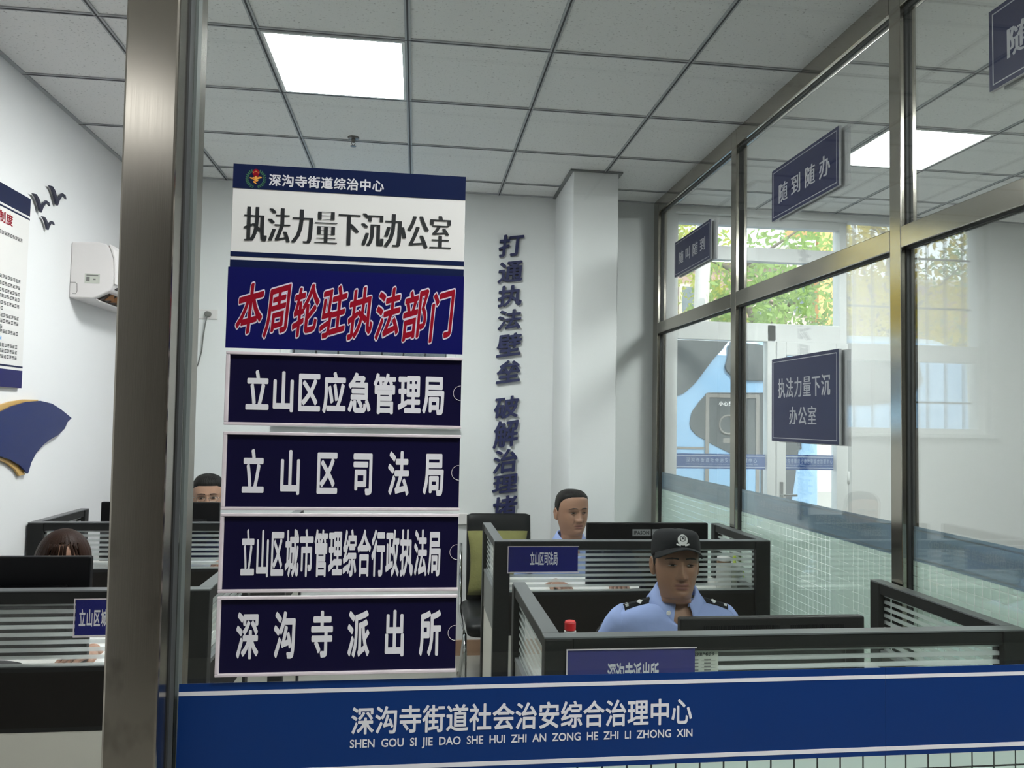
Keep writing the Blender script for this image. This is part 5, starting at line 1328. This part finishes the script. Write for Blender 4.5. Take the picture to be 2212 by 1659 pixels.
# --- office chairs
def office_chair(loc, rz, label):
    t = thing('office_chair', label, 'chair', (0, 0, 0), group='black mesh office chairs at the desks')
    bk = MB(); rings = []
    for i in range(10):
        u = i / 9; z = .43 + .305 * u; hw = .185 * (1 - .10 * u ** 3) * (1 if u < .9 else .93); y = .235 + .04 * u
        rings.append([(x, y + .035 * (x / .21) ** 2 * -1 + dy, z) for x, dy in [(-hw, -.008), (-hw * .5, -.008), (0, -.008), (hw * .5, -.008), (hw, -.008), (hw, .008), (0, .008), (-hw, .008)]])
    bk.loft(rings); bk.build('backrest', MT['meshblk'], t)
    rim = []
    for q in np.linspace(0, 2 * PI, 41):
        c, s_ = math.cos(q), math.sin(q); x = math.copysign(abs(c) ** .45, c) * .185; z = .5825 + math.copysign(abs(s_) ** .45, s_) * .154
        rim.append((x, .235 + .04 * (z - .43) / .305 - .035 * (x / .21) ** 2, z))
    MB().tube(rim, .011, n=8).build('back_frame', MT['blackp2'], t, smooth=True)
    MB().tube([(0, .275, .58), (0, .27, .44), (0, .15, .36), (0, 0, .355)], [.02, .022, .022, .03], n=10).build('spine', MT['blackp2'], t, smooth=True)
    st = MB(); rings = []
    for z, k in ((.37, .90), (.38, .98), (.40, 1), (.415, .97), (.422, .85)):
        rings.append([(math.copysign(abs(math.cos(q)) ** .5, math.cos(q)) * .235 * k, math.copysign(abs(math.sin(q)) ** .5, math.sin(q)) * .225 * k, z) for q in np.linspace(0, 2 * PI, 32, endpoint=False)])
    st.loft(rings).build('seat', MT['meshblk'], t, smooth=True)
    MB().cyl((0, 0, .07), (0, 0, .37), .028, .022).build('gas_column', MT['blackp2'], t)
    for k in range(5):
        a = 2 * PI * k / 5 + .3
        MB().tube([(0, 0, .10), (.14 * math.cos(a), .14 * math.sin(a), .09), (.27 * math.cos(a), .27 * math.sin(a), .065)], [.026, .02, .015], n=8).build('leg', MT['blackp2'], t, smooth=True)
        MB().cyl((.27 * math.cos(a) - .02 * math.sin(a), .27 * math.sin(a) + .02 * math.cos(a), .028), (.27 * math.cos(a) + .02 * math.sin(a), .27 * math.sin(a) - .02 * math.cos(a), .028), .027).build('caster', MT['blackp'], t)
    t.location = loc; t.rotation_euler.z = rz
    return t

def arms_for(pose, spread=.30, reach=.33, wrist_z=.775, half=.19, drop=-.235, el_drop=.24):
    out = []
    for s in (-1, 1):
        sh = pose.body((s * half * .93, .012, drop - .015))
        el = pose.body((s * (half + .065), -.02, drop - el_drop))
        wr = pose.body((s * .15, -reach, 0)); wr[2] = wrist_z
        el[2] = max(el[2], .66) if False else el[2]
        hd = pose.Rb @ np.array([-s * .25, -1, -.05])
        out.append((sh, el, wr, hd, (0, 0, 1)))
    return out

short = lambda front, side_, back: (lambda a, x: np.interp(a, [0, .55, .95, 1.25, 1.55, 1.9, 2.4, PI], [front, front - .002, front - .012, side_, side_ - .055, side_ - .03, back, back]))
# 1: officer with the cap, nearest desk
O1 = (0.932, 2.64, 1.120)
ps = Pose(O1, yaw=-0.10, body_yaw=-0.02, pitch=-0.07, drop=0.045, fwd=0.045, lean=0.30, side=-0.016)
off1, _, G1 = person('young officer in a black cap and pale blue shirt, looking down at the nearest desk', ps, (0.93, 2.75, 0), 'skin', 'shirt', arms_for(ps), ('hair', .006, short(.062, .035, -.055)), .40, fat=.955, neck=.93, nose=1.35, eyes_shut=.95, width=1.10, crown=.90)
collar(off1, ps, MT['shirt'])
for s in (-1, 1): epaulette(off1, ps, s)
# cap
cap = MB(); rings = []
def rim(q):                     # the cap's lower edge: high over the brow, low over the ears and the nape
    return .034 + .026 * max(0, math.cos(q)) ** 1.2 - .010 * max(0, -math.cos(q)) - .006 * abs(math.sin(q))
for u, wx, f, b in ((-.04, .0825, .1000, .108), (0, .0838, .1010, .110), (.10, .0845, .1015, .1105), (.45, .0835, .0985, .109), (.72, .0790, .0910, .103), (.88, .0700, .0790, .092), (.96, .0540, .0600, .074), (.99, .032, .036, .050), (1.0, .004, .004, .012)):
    ring = []
    for q in np.linspace(0, 2 * PI, 64, endpoint=False):
        c, s_ = math.cos(q), math.sin(q); fl = 1 + .010 * math.cos(8 * q) * (u < .9)
        ring.append(tuple(ps.head((wx * s_ * fl, -f * c * fl if c > 0 else -b * c * fl, rim(q) + (.1165 - rim(q)) * u))))
    rings.append(ring)
cp_ = cap.loft(rings).build('cap', MT['capm'], off1, smooth=True)
vis = MB(); gridv = []
for i in range(7):
    u = i / 6
    row = []
    for j in range(25):
        a = -1.25 + 2.5 * j / 24
        r0x, r0y = .0838 * math.sin(a), -.101 * math.cos(a)
        ext = .060 * max(0, math.cos(a / 1.25 * PI / 2)) ** .6 * u
        row.append(tuple(ps.head((r0x * (1 + .05 * u), r0y - ext * .97, rim(a) + .002 - ext * .02 - .020 * u * (math.sin(a) / math.sin(1.25)) ** 2))))
    gridv.append(row)
vis.add([p for r in gridv for p in r], [(i * 25 + j, i * 25 + j + 1, (i + 1) * 25 + j + 1, (i + 1) * 25 + j) for i in range(6) for j in range(24)])
vo = vis.build('visor', MT['capm'], cp_, smooth=True); q_ = vo.modifiers.new('thick', 'SOLIDIFY'); q_.thickness = .003
bt_ = MB(); bt_.lathe((0, 0, 0), [(.002, 0), (.006, 0), (.005, .003), (.002, .004)], n=14)
bo2 = bt_.build('button', MT['capm'], cp_, local=True); bo2.matrix_basis = Matrix.Translation(Vector(ps.head((0, .005, .1155))) - off1.location)
def cap_pt(u, q, w):        # a badge plane on the cap's front
    u *= KB; q = zc + (q - zc) * KB
    y = -.1035 + .55 * max(0, q - .062) ** 1.0 * .35 + 2.2 * u * u
    return tuple(ps.head((u, y - w, q)))
zc = .086; KB = 1.35
bd = MB()
out_ = [(.0125 * math.sin(a), zc + .0135 * math.cos(a)) for a in np.linspace(0, 2 * PI, 28, endpoint=False)]
bd.prism(out_, cap_pt, .001, .003); 
for s in (-1, 1): bd.prism([(s * .004, zc - .0115), (s * .016, zc - .0085), (s * .0165, zc - .0125), (s * .006, zc - .0155)], cap_pt, .001, .0025)
bdo = bd.build('cap_badge', MT['badge'], cp_)
sh_ = MB(); sh_.prism([(-.0072, zc + .008), (0, zc + .0105), (.0072, zc + .008), (.0066, zc - .002), (.003, zc - .004), (-.003, zc - .004), (-.0066, zc - .002)], cap_pt, .0028, .0036).build('shield', MT['black'], bdo)
sh_ = MB(); sh_.prism([(-.0050, zc + .0070), (0, zc + .0088), (.0050, zc + .0070), (.0044, zc - .001), (0, zc - .0026), (-.0044, zc - .001)], cap_pt, .0037, .0044).build('shield', MT['badge'], bdo)
sh_ = MB(); sh_.prism([(.0026 * math.sin(a), zc + .0038 + .0026 * math.cos(a)) for a in np.linspace(0, 2 * PI, 14, endpoint=False)], cap_pt, .0045, .005).build('emblem', MT['black'], bdo)
# chest tab and collar emblem
ch = MB(); ch.prism([(-.115, -.315), (-.060, -.322), (-.062, -.352), (-.117, -.345)], lambda u, q, w: tuple(ps.body((u, -.118 - w + 2.0 * (u + .03) ** 2, q))), 0, .003); cho = ch.build('chest_tab', MT['capm'], off1)
cb = MB(); cb.prism([(-.112, -.321), (-.080, -.326), (-.080, -.331), (-.112, -.326)], lambda u, q, w: tuple(ps.body((u, -.121 - w + 2.0 * (u + .03) ** 2, q))), .001, .002); cb.build('chest_tab_mark', MT['badge'], cho)
cm_ = MB(); cm_.prism([(-.058 + .0075 * math.cos(a), -.205 + .0085 * math.sin(a) * (1 + .15 * math.cos(5 * a))) for a in np.linspace(0, 2 * PI, 20, endpoint=False)], lambda u, q, w: tuple(ps.body((u, -.093 - w, q))), 0, .003); cm_.build('collar_badge', MT['badge'], off1)

# 2: officer by the column
ps2 = Pose((0.832, 4.03, 1.103), yaw=0.24, body_yaw=0.05, pitch=-0.02, drop=0.018, fwd=0.022, lean=0.22)
off2, _, G2 = person('bare-headed officer with short black hair behind the black monitor by the column', ps2, (0.84, 4.17, 0), 'skin2', 'shirt', arms_for(ps2), ('hair', .006, short(.078, .048, -.055)), .40, fat=1.05, neck=1.02, nose=1.25, age=1.0, eyes_shut=.4, width=1.06, crown=.92)
collar(off2, ps2, MT['shirt'])
for s in (-1, 1): epaulette(off2, ps2, s)
# 3: man in glasses
ps3 = Pose((-1.182, 4.62, 1.097), yaw=0.22, body_yaw=0.1, pitch=0.05, lean=0.2)
man3, _, G3 = person('man in glasses whose eyes just show above the monitor at the back wall', ps3, (-1.18, 4.78, 0), 'skin3', 'shirt', arms_for(ps3), ('hair', .007, short(.066, .042, -.06)), .42, fat=1.04, neck=1.05, age=.6)
collar(man3, ps3, MT['shirt'])
gl = MB()
for s in (-1, 1):
    ring = [tuple(ps3.head((s * .033 + .0235 * math.copysign(abs(math.cos(q)) ** .7, math.cos(q)), -.1015 + .006 * (math.cos(q) * s > 0) * abs(math.cos(q)), -.004 + .0165 * math.copysign(abs(math.sin(q)) ** .8, math.sin(q))))) for q in np.linspace(0, 2 * PI, 29)]
    gl.tube(ring, .0011, n=6)
    gl.tube([tuple(ps3.head((s * .0565, -.096, 0.0))), tuple(ps3.head((s * .078, -.06, .003))), tuple(ps3.head((s * .0845, .005, .004))), tuple(ps3.head((s * .083, .03, -.01)))], .0013, n=6)
gl.tube([tuple(ps3.head((-.0095, -.1015, 0))), tuple(ps3.head((0, -.104, .003))), tuple(ps3.head((.0095, -.1015, 0)))], .0011, n=6)
glo = gl.build('glasses', MT['specs'], man3, smooth=True)
for s in (-1, 1):
    MB().prism([(s * .033 + .0230 * math.copysign(abs(math.cos(q)) ** .7, math.cos(q)), -.004 + .016 * math.copysign(abs(math.sin(q)) ** .8, math.sin(q))) for q in np.linspace(0, 2 * PI, 28, endpoint=False)], lambda u, q, w: tuple(ps3.head((u, -.1008 - w + .10 * max(0, abs(u) - .033), q))), 0, .001).build('lens', MT['lens'], glo)
# 4: woman with the bob
ps4 = Pose((-1.296, 3.06, 1.003), yaw=0.40, body_yaw=0.1, pitch=0.12, drop=0.005, lean=0.25)
am = arms_for(ps4)
wl = ps4.body((.21, -.36, 0)); wl[2] = .772
am[1] = (am[1][0], am[1][1] + np.array([.03, -.05, 0]), wl, (-.35, -1, 0), (0, 0, 1))
wom, _, G4 = person('woman with a dark brown bob and blue shirt, face hidden behind the front monitor', ps4, (-1.26, 3.2, 0), 'skin3', 'shirtdk', am, None, .40, fat=.95, neck=.92, nose=.9, sleeve=.45, width=.92, crown=.93)
collar(wom, ps4, MT['shirtdk'])
hb = MB(); rings = []
nh = 120
for i in range(34):
    u = i / 33
    th_ = u * PI * .5 if u < .5 else None
    ring = []
    for j in range(nh):
        q = 2 * PI * j / nh; c, s_ = math.cos(q), math.sin(q)      # q=0 front
        A_ = min(q, 2 * PI - q)
        zb = .010 * math.sin(j * 1.9) * math.sin(j * .83) * (A_ < .7) + np.interp(A_, [0, .4, .66, .84, 1.05, PI], [.102, .094, .066, -.050, -.120, -.130])
        z = .133 + (zb - .133) * (u ** 1.25)
        if z > .0: k = math.sqrt(max(0, 1 - (z / .1335) ** 2.3)); 
        else: k = 1 + .05 * math.sin(min(1, -z / .12) * PI * .8)
        strand = 1 + .014 * math.sin(j * 2.6 + 3 * math.sin(j * .7)) * min(1, u * 2)
        rx, rf, rb = .0945 * k * strand, .108 * k * strand, .119 * k * strand
        ring.append(tuple(ps4.head((rx * s_, -rf * c if c > 0 else -rb * c, z))))
    rings.append(ring)
hb.loft(rings, cap1=False)
for a0, a1, z1, r in ((-.30, -.52, .012, .0034), (-.16, -.30, .018, .003), (-.05, -.12, .030, .0026), (.06, .02, .040, .0022), (.22, .40, .026, .0028), (.34, .58, .006, .0036), (-.44, -.70, -.010, .0042), (.48, .74, -.02, .0044), (-.22, -.42, .020, .0028)):
    hb.tube([tuple(ps4.head((.0965 * math.sin(a0 + (a1 - a0) * u) * (1 - .0 * u), -(.0955 + .010 * math.sin(u * 2.4)) * math.cos(a0 + (a1 - a0) * u), .104 + (z1 - .104) * u ** 1.1))) for u in np.linspace(0, 1, 8)], [(r * .95 * (1 - .8 * u), r * .5 * (1 - .6 * u)) for u in np.linspace(0, 1, 8)], n=8)
hbo = hb.build('hair', MT['hairbr'], wom, smooth=True); q_ = hbo.modifiers.new('thick', 'SOLIDIFY'); q_.thickness = .007; q_.offset = -1

office_chair((0.93, 2.86, 0), -0.02, 'black mesh office chair under the capped officer at the nearest desk')
office_chair((0.85, 4.22, 0), 0.05, 'black office chair under the bare-headed officer near the column')
office_chair((-1.18, 4.83, 0), 0, 'black office chair under the man in glasses by the back wall')
office_chair((-1.25, 3.28, 0), -0.05, 'black office chair under the woman with the bob')
